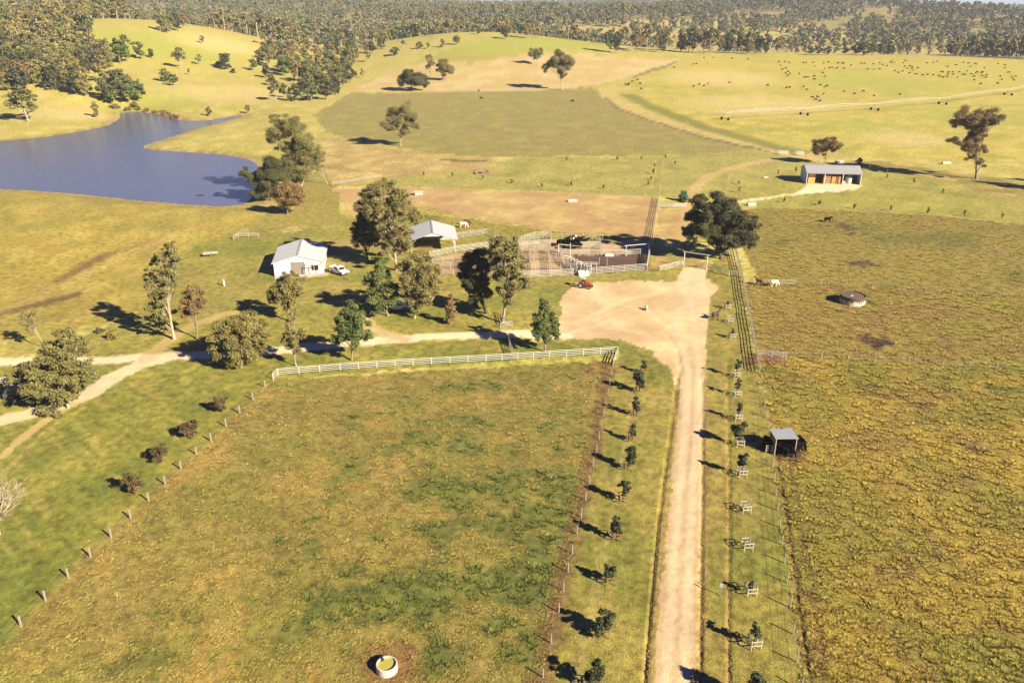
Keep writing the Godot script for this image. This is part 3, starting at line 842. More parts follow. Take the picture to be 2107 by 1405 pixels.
	for k in 3:
		block("crate", Vector3(0, 0.46 + k * 0.93, 0), Vector3(2.3, 0.9, 2.0), M.brown_timber, b)
		for y in [0.2, 0.7]:
			bar("slat", Vector3(-1.16, y + k * 0.93, 1.03), Vector3(1.16, y + k * 0.93, 1.03), 0.05, 0.16, M.gold_timber, b)
	b = thing("timber_crate", "pair of lower golden crates in the middle bay", "crate", g3(Vector2(106.10, -261.07)), -0.12)
	for s in [-0.75, 0.75]:
		block("crate", Vector3(s, 1.2, 0), Vector3(1.3, 2.4, 1.8), M.gold_timber, b)
		for y in [0.5, 1.2, 1.9]:
			bar("slat", Vector3(s - 0.66, y, 0.93), Vector3(s + 0.66, y, 0.93), 0.05, 0.2, M.brown_timber, b)
	b = thing("poly_tank", "round white water tank in the right bay of the machinery shed", "tank", g3(Vector2(110.54, -261.14)), 0.0)
	part("tank_body", lathe([Vector2(0.01, 0), Vector2(1.1, 0), Vector2(1.16, 0.1), Vector2(1.16, 1.9), Vector2(1.05, 2.2), Vector2(0.4, 2.6), Vector2(0.01, 2.65)], 24), M.concrete_light, b)
	part("tank_lid", lathe([Vector2(0.3, 2.55), Vector2(0.3, 2.72), Vector2(0.01, 2.75)], 16), M.white_paint, b)
	b = thing("fodder_bag", "small white bulk bag beside the round tank", "bag", g3(Vector2(108.48, -259.97)), 0.2)
	part("bag_body", lathe([Vector2(0.01, 0), Vector2(0.5, 0.02), Vector2(0.6, 0.3), Vector2(0.52, 0.7), Vector2(0.2, 0.9), Vector2(0.01, 0.92)], 12), M.white_paint, b)
	part("bag_tie", lathe([Vector2(0.1, 0.88), Vector2(0.16, 1.05), Vector2(0.01, 1.06)], 8), M.white_paint, b)

	# small field shelter with a feed rail
	t = thing("field_shelter", "small white-roofed feed shelter on posts in the rough paddock", "shelter", g3(Vector2(35.9, -91.8)), 0.03)
	part("roof_sheet", ribbed(3.1, Vector2(2.5, 0.12), 0.3), M.roof_white, t, Vector3(0, 2.58, 1.25), Basis(Vector3.UP, PI / 2))
	for x in [-1.35, 1.35]:
		bar("post", Vector3(x, -0.2, 1.05), Vector3(x, 2.5, 1.05), 0.12, 0.12, M.grey_timber, t)
		bar("post", Vector3(x, -0.2, -1.05), Vector3(x, 2.6, -1.05), 0.12, 0.12, M.grey_timber, t)
		bar("rafter", Vector3(x, 2.48, 1.15), Vector3(x, 2.58, -1.15), 0.08, 0.12, M.grey_timber, t)
		block("side_panel", Vector3(x, 1.2, 0), Vector3(0.06, 2.3, 2.0), M.brown_timber, t)
	block("back_panel", Vector3(0, 1.3, -1.12), Vector3(2.8, 2.5, 0.06), M.brown_timber, t)
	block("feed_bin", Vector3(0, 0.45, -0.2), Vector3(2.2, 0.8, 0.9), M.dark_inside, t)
	bar("ridge_pipe", Vector3(0.0, 2.7, -1.1), Vector3(0.0, 2.88, -1.1), 0.1, 0.1, M.black, t)

# ------------------------------------------------------------------ fences
func fence(called: String, label: String, pts, spacing: float, ph: float, pw: float, rails: Array, rw: float, rh: float, pm: Material, rm: Material, category := "fence", end_post := true) -> Node3D:
	var p := pv(pts)
	var t := thing(called, label, category, g3(p[0]))
	var o := t.position
	var spots_ := [p[0]]
	for i in p.size() - 1:
		var len := p[i].distance_to(p[i + 1])
		var n := maxi(1, int(round(len / spacing)))
		for k in range(1, n + 1):
			spots_.append(p[i].lerp(p[i + 1], float(k) / n))
	for i in spots_.size():
		var q: Vector3 = g3(spots_[i]) - o
		var jit := Vector3(rng.randf_range(-0.03, 0.03), rng.randf_range(-0.06, 0.06), rng.randf_range(-0.03, 0.03))
		bar("post", q + Vector3(0, -0.25, 0), q + Vector3(0, ph, 0) + jit, pw, pw, pm, t)
		if i > 0:
			var r: Vector3 = g3(spots_[i - 1]) - o
			for h in rails:
				bar("rail" if rw > 0.03 else "wire", r + Vector3(0, h + rng.randf_range(-0.015, 0.015), 0), q + Vector3(0, h + rng.randf_range(-0.015, 0.015), 0), rw, rh, rm, t)
	return t

func build_fences():
	fence("rail_fence", "long white four-rail fence along the top of the middle paddock", [-37.72, -113.35, -37.38, -114.95, -27.84, -116.94, -16.24, -118.8, -4.31, -120.33, 6.24, -121.89, 17.87, -123.69], 2.9, 1.3, 0.12, [0.3, 0.62, 0.94, 1.22], 0.045, 0.08, M.white_paint, M.white_paint)
	fence("rail_fence", "short rail fence end turning down from the white fence to the driveway verge", [17.93, -123.49, 16.63, -118.79], 2.4, 1.3, 0.12, [0.3, 0.62, 0.94, 1.22], 0.06, 0.13, M.white_paint, M.pale_timber)
	fence("wire_fence", "wire fence with stout grey posts between lawn and middle paddock", [-38.28, -110.76, -39.55, -102.35, -40.91, -94.28, -42.3, -87.19, -43.52, -80.2, -44.73, -73.15, -46.04, -66.39, -47.05, -59.47, -47.99, -53.37], 3.6, 1.25, 0.15, [0.4, 0.8, 1.15], 0.012, 0.012, M.pale_timber, M.wire)
	fence("wire_fence", "wire fence of thin posts along the left verge of the driveway", [16.57, -118.22, 11.25, -91.49, 8.82, -80.3, 6.54, -70.26, 4.59, -61.32, 2.77, -53.1, 1.89, -49.19], 3.4, 1.2, 0.1, [0.4, 0.8, 1.12], 0.012, 0.012, M.grey_timber, M.wire)
	fence("rail_fence", "grey four-rail timber fence right of the driveway, casting striped shadows", [54.84, -191.68, 49.71, -163.74, 44.03, -136.26, 39.8, -115.81], 2.6, 1.35, 0.14, [0.4, 0.76, 1.1, 1.42], 0.05, 0.09, M.pale_timber, M.pale_timber)
	fence("wire_fence", "wire fence with pale posts along the rough paddock beside the driveway", [39.8, -115.81, 36.58, -100.87, 33.51, -87.89, 30.47, -75.03, 28.29, -65.57, 25.78, -54.9, 24.55, -48.69], 3.4, 1.3, 0.1, [0.4, 0.8, 1.2], 0.012, 0.012, M.pale_timber, M.wire)
	fence("rail_fence", "grey rail fence between bare paddock and the lane behind the yards", [44.73, -239.36, 39.61, -214.73, 34.67, -190.82, 29.98, -169.15], 2.8, 1.4, 0.14, [0.4, 0.76, 1.1, 1.42], 0.05, 0.09, M.pale_timber, M.pale_timber)
	fence("wire_fence", "pale wire fence running up from the bare paddock corner to the khaki paddock", [45.18, -241.97, 49.83, -266.45, 56.6, -301.6], 4.0, 1.2, 0.1, [0.5, 1.1], 0.02, 0.03, M.pale_timber, M.pale_timber)
	fence("wire_fence", "wire fence along the top of the bare brown paddock", [-57.42, -254.52, -46.31, -257.88, -28.6, -254.43, 10.18, -249.45, 28.04, -244.64, 44.66, -240.66], 4.5, 1.2, 0.1, [0.5, 1.1], 0.015, 0.02, M.pale_timber, M.wire)
	fence("wire_fence", "upper wire fence crossing the right paddocks below the machinery shed", [71.85, -227.02, 89.76, -224.11, 114.09, -216.86, 136.46, -207.5, 155.41, -198.84], 5.0, 1.2, 0.1, [0.5, 1.1], 0.015, 0.02, M.pale_timber, M.wire)
	fence("wire_fence", "second wire fence crossing the right paddock above the concrete tank", [62.37, -196.11, 76.8, -191.68, 82.17, -189.96, 102.65, -185.36, 120.78, -180.96, 139.69, -176.36], 5.0, 1.2, 0.11, [0.5, 1.1], 0.015, 0.02, M.pale_timber, M.wire)
	fence("wire_fence", "wire fence with pale posts just behind the concrete tank", [60.2, -160.19, 69.63, -157.39, 79.84, -155.27, 89.81, -153.2, 102.68, -150.32, 118.78, -146.44], 5.2, 1.25, 0.13, [0.5, 1.15], 0.015, 0.02, M.pale_timber, M.wire)
	fence("wire_fence", "wire fence along the top of the rough yellow paddock", [45.96, -121.69, 51.61, -121.1, 60.04, -119.94, 70.54, -118.41, 82.73, -116.55, 96.36, -114.37], 4.6, 1.25, 0.13, [0.5, 1.15], 0.02, 0.03, M.pale_timber, M.pale_timber)
	fence("pipe_gate", "pale pipe gate across the top corner of the rough paddock", [41.3, -122.49, 43.57, -121.89, 45.89, -121.49], 2.6, 1.25, 0.09, [0.25, 0.5, 0.75, 1.0, 1.2], 0.05, 0.06, M.galv, M.galv, "gate")
	fence("pipe_gate", "pale rail gate beside the two horses at the paddock corner", [49.49, -160.19, 53.86, -158.94, 59.38, -158.94], 2.6, 1.25, 0.1, [0.3, 0.6, 0.9, 1.2], 0.05, 0.06, M.galv, M.galv, "gate")
	fence("pipe_gate", "pale short gate between the two grey rail fences right of the entrance", [47.21, -165.06, 49.89, -164.4], 2.4, 1.25, 0.1, [0.3, 0.6, 0.9, 1.2], 0.05, 0.06, M.galv, M.galv, "gate")
	fence("wire_fence", "dark wire fence curving along the lane below the cattle hill", [55.34, -495.48, 57.7, -452.3, 67.39, -411.37, 84.12, -354.94, 101.44, -320.15], 8.0, 1.2, 0.14, [0.5, 1.1], 0.02, 0.03, M.grey_timber, M.wire)
	fence("wire_fence", "wire fence along the foot of the cattle hill right of the machinery shed", [126.63, -287.37, 136.84, -264.81, 144.45, -248.68, 151.52, -233.01], 5.0, 1.2, 0.1, [0.5, 1.1], 0.015, 0.02, M.grey_timber, M.wire)
	fence("wire_fence", "short wire fence standing left of the machinery shed lawn", [74.6, -274.49, 69.28, -255.11, 65.56, -241.31], 5.0, 1.4, 0.14, [0.5, 1.1], 0.015, 0.02, M.grey_timber, M.wire)
	fence("rail_fence", "white rail fence end at the left edge behind the big spreading tree", [-83.67, -110.46, -81.18, -111.32, -78.71, -112.54], 2.6, 1.2, 0.12, [0.3, 0.6, 0.9, 1.15], 0.045, 0.08, M.white_paint, M.white_paint)
	fence("rail_fence", "short pale rail fence on the grass behind the white shed", [-70.88, -196.53, -70.34, -198.79, -64.97, -198.42], 3.0, 1.2, 0.13, [0.4, 0.8, 1.1], 0.06, 0.12, M.galv, M.galv)
	fence("rail_fence", "short grey rail fence at the bare paddock's far left corner", [-58.03, -255.97, -53.03, -260.15, -44.14, -269.69], 3.5, 1.3, 0.13, [0.4, 0.8, 1.15], 0.06, 0.12, M.pale_timber, M.pale_timber)
	fence("rail_fence", "grey panel gate below the green tractor", [42.45, -227.62, 46.57, -227.03, 50.48, -227.62], 3.5, 1.35, 0.13, [0.3, 0.6, 0.9, 1.2], 0.06, 0.14, M.galv, M.galv, "gate")

# ------------------------------------------------------------------ stockyards
func build_yards():
	var R := [0.3, 0.62, 0.94, 1.26, 1.55]
	fence("yard_fence", "white five-rail stockyard fence facing the gravel yard", [1.83, -163.42, 5.63, -164.08, 13.19, -165.4], 2.5, 1.7, 0.12, R, 0.04, 0.07, M.galv, M.white_paint)
	fence("yard_fence", "long white stockyard fence right of the loading race", [16.95, -166.07, 29.98, -169.15], 2.5, 1.7, 0.12, R, 0.04, 0.07, M.galv, M.white_paint)
	fence("yard_fence", "tall white rails under and right of the pavilion's front", [-19.19, -178.41, -13.49, -183.02, -5.71, -186.63], 2.4, 1.8, 0.12, R, 0.04, 0.07, M.galv, M.white_paint)
	fence("yard_fence", "yard rails running from the pavilion to the dark cattle", [-18.17, -174.65, -11.25, -176.06, 2.48, -182.55, 10.94, -182.94], 2.6, 1.5, 0.12, [0.5, 0.95, 1.4], 0.04, 0.07, M.galv, M.pale_timber)
	fence("yard_fence", "second row of yard rails behind the large centre trees", [-16.65, -169.97, -10.94, -170.61, 2.41, -176.01, 10.29, -177.12], 2.6, 1.5, 0.12, [0.5, 0.95, 1.4], 0.04, 0.07, M.galv, M.pale_timber)
	fence("yard_fence", "third row of yard rails nearest the large centre trees", [-15.63, -165.5, -9.91, -165.45, 2.33, -169.51, 13.67, -169.15], 2.6, 1.5, 0.12, [0.5, 0.95, 1.4], 0.04, 0.07, M.galv, M.pale_timber)
	fence("yard_fence", "curved panel fence on the grass behind the pavilion", [-14.11, -194.38, -10.55, -196.6, -6.41, -198.42, -4.36, -195.68, -3.33, -192.57], 2.2, 1.7, 0.1, R, 0.04, 0.07, M.galv, M.galv)
	fence("yard_fence", "panelled race behind the tall centre tree", [1.49, -188.7, 3.2, -191.69, 5.68, -194.32, 9.87, -195.21], 2.2, 1.9, 0.1, [0.3, 0.6, 0.9, 1.2, 1.5, 1.8], 0.04, 0.09, M.galv, M.galv)
	fence("yard_fence", "cross rails closing the panelled race", [1.69, -184.56, 3.7, -186.2, 9.42, -187.85, 9.87, -195.21], 2.2, 1.9, 0.1, [0.3, 0.6, 0.9, 1.2, 1.5, 1.8], 0.04, 0.09, M.galv, M.galv)
	fence("yard_fence", "rail fence on the far side of the black cattle", [9.83, -194.32, 15.48, -194.76, 22.59, -192.55], 2.6, 1.5, 0.11, [0.45, 0.9, 1.35], 0.05, 0.09, M.galv, M.pale_timber)
	fence("yard_fence", "close-boarded pale fence in front of the black cattle", [16.55, -186.6, 21.31, -187.01], 2.4, 1.6, 0.12, [0.2, 0.42, 0.64, 0.86, 1.08, 1.3, 1.5], 0.05, 0.19, M.galv, M.pale_timber)
	fence("yard_fence", "white rail fence along the back of the wet pen", [13.76, -180.18, 20.16, -180.18, 27.01, -180.18, 30.32, -180.96], 2.5, 1.5, 0.11, [0.4, 0.8, 1.15, 1.45], 0.04, 0.07, M.galv, M.white_paint)
	fence("yard_fence", "rails at the left side of the wet pen", [11.17, -182.94, 11.85, -174.88, 12.8, -169.15, 13.42, -165.73], 2.2, 1.7, 0.12, R, 0.04, 0.07, M.galv, M.white_paint)
	fence("yard_fence", "right boundary rails of the wet pen", [32.45, -181.35, 29.98, -169.15], 2.4, 1.7, 0.13, R, 0.045, 0.08, M.white_paint, M.white_paint)
	fence("yard_fence", "cross rails dividing the pens just right of the pavilion", [-11.58, -176.06, -10.33, -165.45], 2.4, 1.6, 0.12, R, 0.04, 0.07, M.galv, M.galv)
	fence("yard_fence", "cross rails dividing the pens right of the tall centre gum", [4.23, -183.35, 4.26, -164.08], 2.4, 1.6, 0.12, R, 0.04, 0.07, M.galv, M.galv)
	fence("yard_fence", "cross rails dividing the pens left of the draft gate", [8.62, -182.95, 8.5, -164.74], 2.4, 1.6, 0.12, R, 0.04, 0.07, M.galv, M.galv)
	fence("yard_fence", "cross rails at the corner of the boarded fence by the black cattle", [21.82, -192.12, 21.07, -180.18], 2.4, 1.6, 0.12, R, 0.04, 0.07, M.galv, M.galv)
	fence("yard_fence", "brown timber gate between the yards and the entrance fence", [30.03, -168.8, 32.61, -168.11], 2.4, 1.2, 0.12, [0.3, 0.6, 0.9, 1.15], 0.05, 0.1, M.grey_timber, M.brown_timber, "gate")
	fence("yard_fence", "white four-rail fence curving to the entrance gate", [32.61, -168.11, 35.46, -170.2, 38.89, -172.69], 2.4, 1.35, 0.12, [0.35, 0.68, 1.0, 1.28], 0.04, 0.07, M.galv, M.white_paint)
	fence("yard_fence", "timber rails running right from the entrance gate", [43.61, -170.2, 44.83, -168.45, 45.97, -166.07], 2.2, 1.3, 0.12, [0.35, 0.68, 1.0, 1.25], 0.05, 0.1, M.pale_timber, M.pale_timber)
	fence("rail_fence", "dark rail fence running down from the tall centre gum to the track", [-1.81, -141.71, -1.21, -135.79], 2.4, 1.3, 0.12, [0.4, 0.76, 1.1, 1.3], 0.05, 0.09, M.grey_timber, M.grey_timber)
	fence("rail_fence", "dark rail fence from the track down to the white fence", [-0.81, -128.96, 0.37, -121.5], 2.4, 1.3, 0.12, [0.4, 0.76, 1.1, 1.3], 0.05, 0.09, M.grey_timber, M.grey_timber)
	fence("pipe_gate", "pale gate standing open above the track by the centre gum", [-2.09, -134.84, 0.04, -135.55], 2.6, 1.25, 0.09, [0.25, 0.5, 0.75, 1.0, 1.2], 0.04, 0.06, M.galv, M.galv, "gate")
	fence("pipe_gate", "pale gate lying open on the track in the tree shade", [-3.92, -130.06, -2.21, -131.39], 2.6, 1.25, 0.09, [0.25, 0.5, 0.75, 1.0, 1.2], 0.04, 0.06, M.galv, M.galv, "gate")
	# entrance gate frame
	var t := thing("gate_frame", "tall white overhead gate frame at the top of the driveway", "gate", g3(Vector2(38.67, -171.61)))
	var b: Vector3 = g3(Vector2(43.26, -169.15)) - t.position
	bar("post", Vector3(0, -0.2, 0), Vector3(0, 3.45, 0), 0.16, 0.16, M.white_paint, t)
	bar("post", b + Vector3(0, -0.2, 0), b + Vector3(0, 3.45, 0), 0.16, 0.16, M.white_paint, t)
	bar("beam", b * -0.08 + Vector3(0, 3.52, 0), b * 1.12 + Vector3(0, 3.52, 0), 0.14, 0.16, M.white_paint, t)
	t = thing("cattle_grid", "dark slatted panel leaning low in the gateway", "grid", g3(Vector2(41.88, -171.26)), -0.4)
	for k in 5:
		bar("slat", Vector3(-0.9 + k * 0.45, 0.0, 0), Vector3(-0.9 + k * 0.45, 0.95, -0.1), 0.2, 0.06, M.black, t)
	bar("rail", Vector3(-1.1, 0.9, -0.12), Vector3(1.1, 0.9, -0.12), 0.06, 0.08, M.pale_timber, t)
	# overhead frame in the wet pen
	t = thing("gate_frame", "white overhead frame at the back of the wet pen", "gate", g3(Vector2(26.78, -180.18)))
	b = g3(Vector2(32.28, -181.75)) - t.position
	bar("post", Vector3(0, -0.2, 0), Vector3(0, 2.4, 0), 0.15, 0.15, M.white_paint, t)
	bar("post", b + Vector3(0, -0.2, 0), b + Vector3(0, 2.4, 0), 0.15, 0.15, M.white_paint, t)
	bar("beam", b * -0.08 + Vector3(0, 2.45, 0), b * 1.02 + Vector3(0, 2.45, 0), 0.12, 0.14, M.white_paint, t)
	# tall gate frame left of the black cattle
	t = thing("gate_frame", "tall white draft gate frame beside the black cattle", "gate", g3(Vector2(10.87, -179.41)))
	b = g3(Vector2(13.54, -178.64)) - t.position
	for q in [0.0, 1.0]:
		bar("post", b * q + Vector3(0, -0.2, 0), b * q + Vector3(0, 3.1 + q * 0.5, 0), 0.13, 0.13, M.white_paint, t)
	for h in [0.5, 1.0, 1.5, 2.0, 3.05]:
		bar("rail", Vector3(0, h, 0), b + Vector3(0, h, 0), 0.06, 0.1, M.white_paint, t)
	bar("beam", Vector3(0, 2.95, 0), b * 1.9 + Vector3(0, 2.95, 0), 0.08, 0.1, M.white_paint, t)
	# loading race: pairs of uprights with cross bars
	t = thing("loading_race", "white loading race of paired uprights and cross bars by the front fence", "cattle race", g3(Vector2(12.29, -173.06)))
	b = g3(Vector2(16.82, -165.73)) - t.position
	var side := Vector3(-b.z, 0, b.x).normalized()
	for k in 8:
		var c := b * (k / 7.0)
		for s in [-0.45, 0.45]:
			bar("upright", c + side * s + Vector3(0, -0.1, 0), c + side * s + Vector3(0, 2.2, 0), 0.11, 0.11, M.white_paint, t)
		bar("cross_bar", c - side * 0.55 + Vector3(0, 2.15, 0), c + side * 0.55 + Vector3(0, 2.15, 0), 0.09, 0.09, M.white_paint, t)
	for s in [-0.5, 0.5]:
		for h in [0.4, 0.8, 1.2, 1.6]:
			bar("side_rail", side * s + Vector3(0, h, 0), b + side * s + Vector3(0, h, 0), 0.05, 0.12, M.galv, t)
	t = thing("race_roof", "flat pale platform roof over the end of the loading race", "platform", g3(Vector2(16.3, -167.09)), -0.1)
	for x in [-2.2, -1.1, 0.0, 1.1, 2.2]:
		for z in [-0.6, 0.6]:
			bar("leg", Vector3(x, -0.1, z), Vector3(x, 2.3, z), 0.09, 0.09, M.white_paint, t)
	bar("top_rail", Vector3(-2.4, 2.33, 0.6), Vector3(2.6, 2.33, 0.6), 0.08, 0.1, M.white_paint, t)
	bar("top_rail", Vector3(-2.4, 2.33, -0.6), Vector3(2.6, 2.33, -0.6), 0.08, 0.1, M.white_paint, t)
	t = thing("loading_ramp", "solid white panel of the loading ramp facing the gravel yard", "ramp", g3(Vector2(15.62, -165.4)), 0.07)
	block("side_panel", Vector3(0, 0.55, 0.5), Vector3(2.3, 1.1, 0.08), M.white_paint, t)
	block("side_panel", Vector3(0, 0.55, -0.5), Vector3(2.3, 1.1, 0.08), M.white_paint, t)
	block("deck", Vector3(0, 0.5, 0), Vector3(2.3, 0.1, 0.9), M.grey_timber, t)
	t = thing("water_trough", "long tan trough at the back fence of the wet pen", "trough", g3(Vector2(22.86, -179.79)))
	trough_parts(t, 2.1, 0.7, 0.6, M.concrete_light)
	for e in [[Vector2(19.82, -173.42), "thin pale post standing left in the wet pen"], [Vector2(21.51, -172.69), "thin pale post standing right in the wet pen"]]:
		t = thing("pen_post", e[1], "post", g3(e[0]))
		bar("shaft", Vector3(0, -0.2, 0), Vector3(0.02, 1.6, 0), 0.12, 0.12, M.pale_timber, t)
		bar("cap", Vector3(0.02, 1.6, 0), Vector3(0.02, 1.64, 0), 0.15, 0.15, M.galv, t)

func trough_parts(t: Node3D, l: float, w: float, h: float, m: Material):
	block("base", Vector3(0, 0.06, 0), Vector3(l, 0.12, w), m, t)
	for s in [-1.0, 1.0]:
		block("long_side", Vector3(0, h / 2, s * (w / 2 - 0.05)), Vector3(l, h, 0.1), m, t)
		block("end", Vector3(s * (l / 2 - 0.05), h / 2, 0), Vector3(0.1, h - 0.01, w - 0.2), m, t)
	block("water", Vector3(0, h - 0.15, 0), Vector3(l - 0.2, 0.02, w - 0.2), M.glass_dark, t)

# ------------------------------------------------------------------ trees
const STYLES = {
	"gum": {"bark": "bark_pale", "c1": Color(0.175, 0.158, 0.052), "c2": Color(0.115, 0.115, 0.038), "leaf": 0.16, "dens": 0.94, "trunk": 0.017},
	"gold": {"bark": "bark_pale", "c1": Color(0.21, 0.175, 0.058), "c2": Color(0.115, 0.105, 0.038), "leaf": 0.16, "dens": 0.9, "trunk": 0.019},
	"olive": {"bark": "bark_grey", "c1": Color(0.19, 0.165, 0.048), "c2": Color(0.135, 0.121, 0.038), "leaf": 0.16, "dens": 1.15, "trunk": 0.024},
	"green": {"bark": "bark_grey", "c1": Color(0.115, 0.142, 0.035), "c2": Color(0.068, 0.095, 0.024), "leaf": 0.16, "dens": 1.15, "trunk": 0.02},
	"dark": {"bark": "bark_dark", "c1": Color(0.088, 0.088, 0.032), "c2": Color(0.038, 0.044, 0.018), "leaf": 0.16, "dens": 1.5, "trunk": 0.026},
	"brown": {"bark": "bark_grey", "c1": Color(0.230, 0.142, 0.054), "c2": Color(0.121, 0.088, 0.038), "leaf": 0.16, "dens": 0.98, "trunk": 0.02},
	"sparse": {"bark": "bark_pale", "c1": Color(0.196, 0.162, 0.061), "c2": Color(0.115, 0.115, 0.041), "leaf": 0.14, "dens": 0.7, "trunk": 0.014},
	"young": {"bark": "bark_dark", "c1": Color(0.048, 0.062, 0.020), "c2": Color(0.030, 0.040, 0.015), "leaf": 0.13, "dens": 1.7, "trunk": 0.022},
	"shrub": {"bark": "bark_dark", "c1": Color(0.12, 0.075, 0.030), "c2": Color(0.055, 0.045, 0.020), "leaf": 0.13, "dens": 0.9, "trunk": 0.03},
}

func add_leaf(v: PackedVector3Array, nn: PackedVector3Array, cc: PackedColorArray, at: Vector3, out: Vector3, size: float, c: Color):
	var n := (Vector3(rng.randfn(), rng.randfn(), rng.randfn()) * 0.55 + out + Vector3(0, 0.3, 0)).normalized()
	var u := n.cross(Vector3(rng.randfn(), rng.randfn() - 0.6, rng.randfn())).normalized()
	var w := n.cross(u)
	u *= size * rng.randf_range(0.6, 1.2)
	w *= size * rng.randf_range(0.35, 0.75)
	v.append(at - u)
	v.append(at + w + n * size * 0.15)
	v.append(at + u)
	v.append(at - w + n * size * 0.15)
	for k in 4:
		nn.append(n)
		cc.append(c)

func leaf_mesh(v: PackedVector3Array, nn: PackedVector3Array, cc: PackedColorArray) -> ArrayMesh:
	var ii := PackedInt32Array()
	for k in range(0, v.size(), 4):
		ii.append_array(PackedInt32Array([k, k + 1, k + 2, k, k + 2, k + 3]))
	var arr := []
	arr.resize(Mesh.ARRAY_MAX)
	arr[Mesh.ARRAY_VERTEX] = v
	arr[Mesh.ARRAY_NORMAL] = nn
	arr[Mesh.ARRAY_COLOR] = cc
	arr[Mesh.ARRAY_INDEX] = ii
	var am := ArrayMesh.new()
	am.add_surface_from_arrays(Mesh.PRIMITIVE_TRIANGLES, arr)
	return am

# lobes: [Vector3 centre, radius]
func crown_mesh(lobes: Array, leaf: float, dens: float, c1: Color, c2: Color) -> ArrayMesh:
	var v := PackedVector3Array()
	var nn := PackedVector3Array()
	var cc := PackedColorArray()
	for lb in lobes:
		var r: float = lb[1]
		var ctr: Vector3 = lb[0]
		var tint := rng.randf()
		var clumps := 6
		var per := int(dens * 12.0 * r * r / (leaf * leaf) / clumps) + 3
		for k in clumps:
			var d := Vector3(rng.randfn(), rng.randfn() * 0.8, rng.randfn()).normalized()
			var cp := ctr + d * r * rng.randf_range(0.45, 0.85)
			var cr := r * rng.randf_range(0.3, 0.5)
			var col := c1.lerp(c2, clampf(tint * 0.6 + rng.randf() * 0.5, 0.0, 1.0))
			for q in per:
				var o := Vector3(rng.randfn(), rng.randfn() * 0.7, rng.randfn()) * 0.5
				if o.length() > 1.25:
					o = o.normalized() * 1.25
				var cj := col * rng.randf_range(0.8, 1.2)
				cj.a = 1.0
				add_leaf(v, nn, cc, cp + o * cr, (cp + o * cr - ctr).normalized() * 0.6, leaf, cj)
	return leaf_mesh(v, nn, cc)

func trunk_mesh(lobes: Array, r0: float, limb_share := 0.36) -> ArrayMesh:
	var st := SurfaceTool.new()
	st.begin(Mesh.PRIMITIVE_TRIANGLES)
	var top := 0.0
	var low := 1e9
	for lb in lobes:
		top = maxf(top, lb[0].y)
		low = minf(low, lb[0].y)
	var ax := Vector3.ZERO
	var w := 0.0
	for lb in lobes:
		if lb[0].y > low + (top - low) * 0.4:
			ax += lb[0]
			w += 1.0
	ax /= maxf(w, 1.0)
	var head := Vector3(ax.x, top * 0.86, ax.z)
	var pts := []
	var radii := []
	var bend := Vector3(rng.randf_range(-1, 1), 0, rng.randf_range(-1, 1)) * top * 0.03
	for k in 8:
		var t := k / 7.0
		pts.append(Vector3(0, -0.3, 0).lerp(head, t) + bend * sin(t * PI * 1.6) + Vector3(0, 0, 0))
		radii.append(r0 * (1.35 if k == 0 else 1.0) * (1.0 - 0.8 * t))
	tube(st, pts, radii, 8)
	for lb in lobes:
		var c: Vector3 = lb[0]
		var t0 := clampf((c.y - lb[1] * 1.2) / head.y * rng.randf_range(0.45, 0.8), 0.12, 0.93)
		var f := t0 * 7.0
		var a: Vector3 = pts[int(f)].lerp(pts[mini(int(f) + 1, 7)], f - int(f))
		var m := a.lerp(c, 0.5) + Vector3(rng.randf_range(-0.2, 0.2), 0.12 * a.distance_to(c), rng.randf_range(-0.2, 0.2))
		var rr := r0 * (1.0 - 0.8 * t0) * limb_share + 0.01
		tube(st, [a, m, c, c + (c - m) * 0.35 + Vector3(0, lb[1] * 0.3, 0)], [rr, rr * 0.7, rr * 0.4, rr * 0.12], 5)
		for k in 2:
			var e: Vector3 = c + Vector3(rng.randfn(), rng.randfn() * 0.6 + 0.2, rng.randfn()).normalized() * lb[1] * 0.8
			tube(st, [m.lerp(c, 0.6), e], [rr * 0.4, rr * 0.1], 4)
	return st.commit()

func hero(called: String, label: String, at: Vector2, flat_lobes: Array, style: String, group := "", depth := 0.8) -> Node3D:
	var s: Dictionary = STYLES[style]
	var lo := 1e9
	var hi := -1e9
	var top := 0.0
	for k in range(0, flat_lobes.size(), 3):
		lo = minf(lo, flat_lobes[k])
		hi = maxf(hi, flat_lobes[k])
		top = maxf(top, flat_lobes[k + 1])
	var mid := (lo + hi) / 2
	var half := (hi - lo) / 2 + 0.3
	var lobes := []
	for k in range(0, flat_lobes.size(), 3):
		var x: float = flat_lobes[k]
		var dz := half * depth * sqrt(maxf(0.15, 1.0 - pow((x - mid) / half, 2.0)))
		var r: float = flat_lobes[k + 2] * 1.42
		var z := rng.randf_range(0.15, 1.0) * dz
		lobes.append([Vector3(x, flat_lobes[k + 1], z * rng.randf_range(0.2, 1.0)), r])
		lobes.append([Vector3(x + rng.randf_range(-0.3, 0.3) * r, flat_lobes[k + 1] + rng.randf_range(-0.2, 0.3) * r, -z), r * 0.95])
	var t := thing(called, label, "tree" if not called.contains("shrub") and not called.contains("bush") else "shrub", g3(at), 0.0, group)
	part("trunk", trunk_mesh(lobes, maxf(0.03, top * s.trunk)), M[s.bark], t)
	part("crown", crown_mesh(lobes, s.leaf, s.dens, s.c1, s.c2), M.leaf, t)
	return t

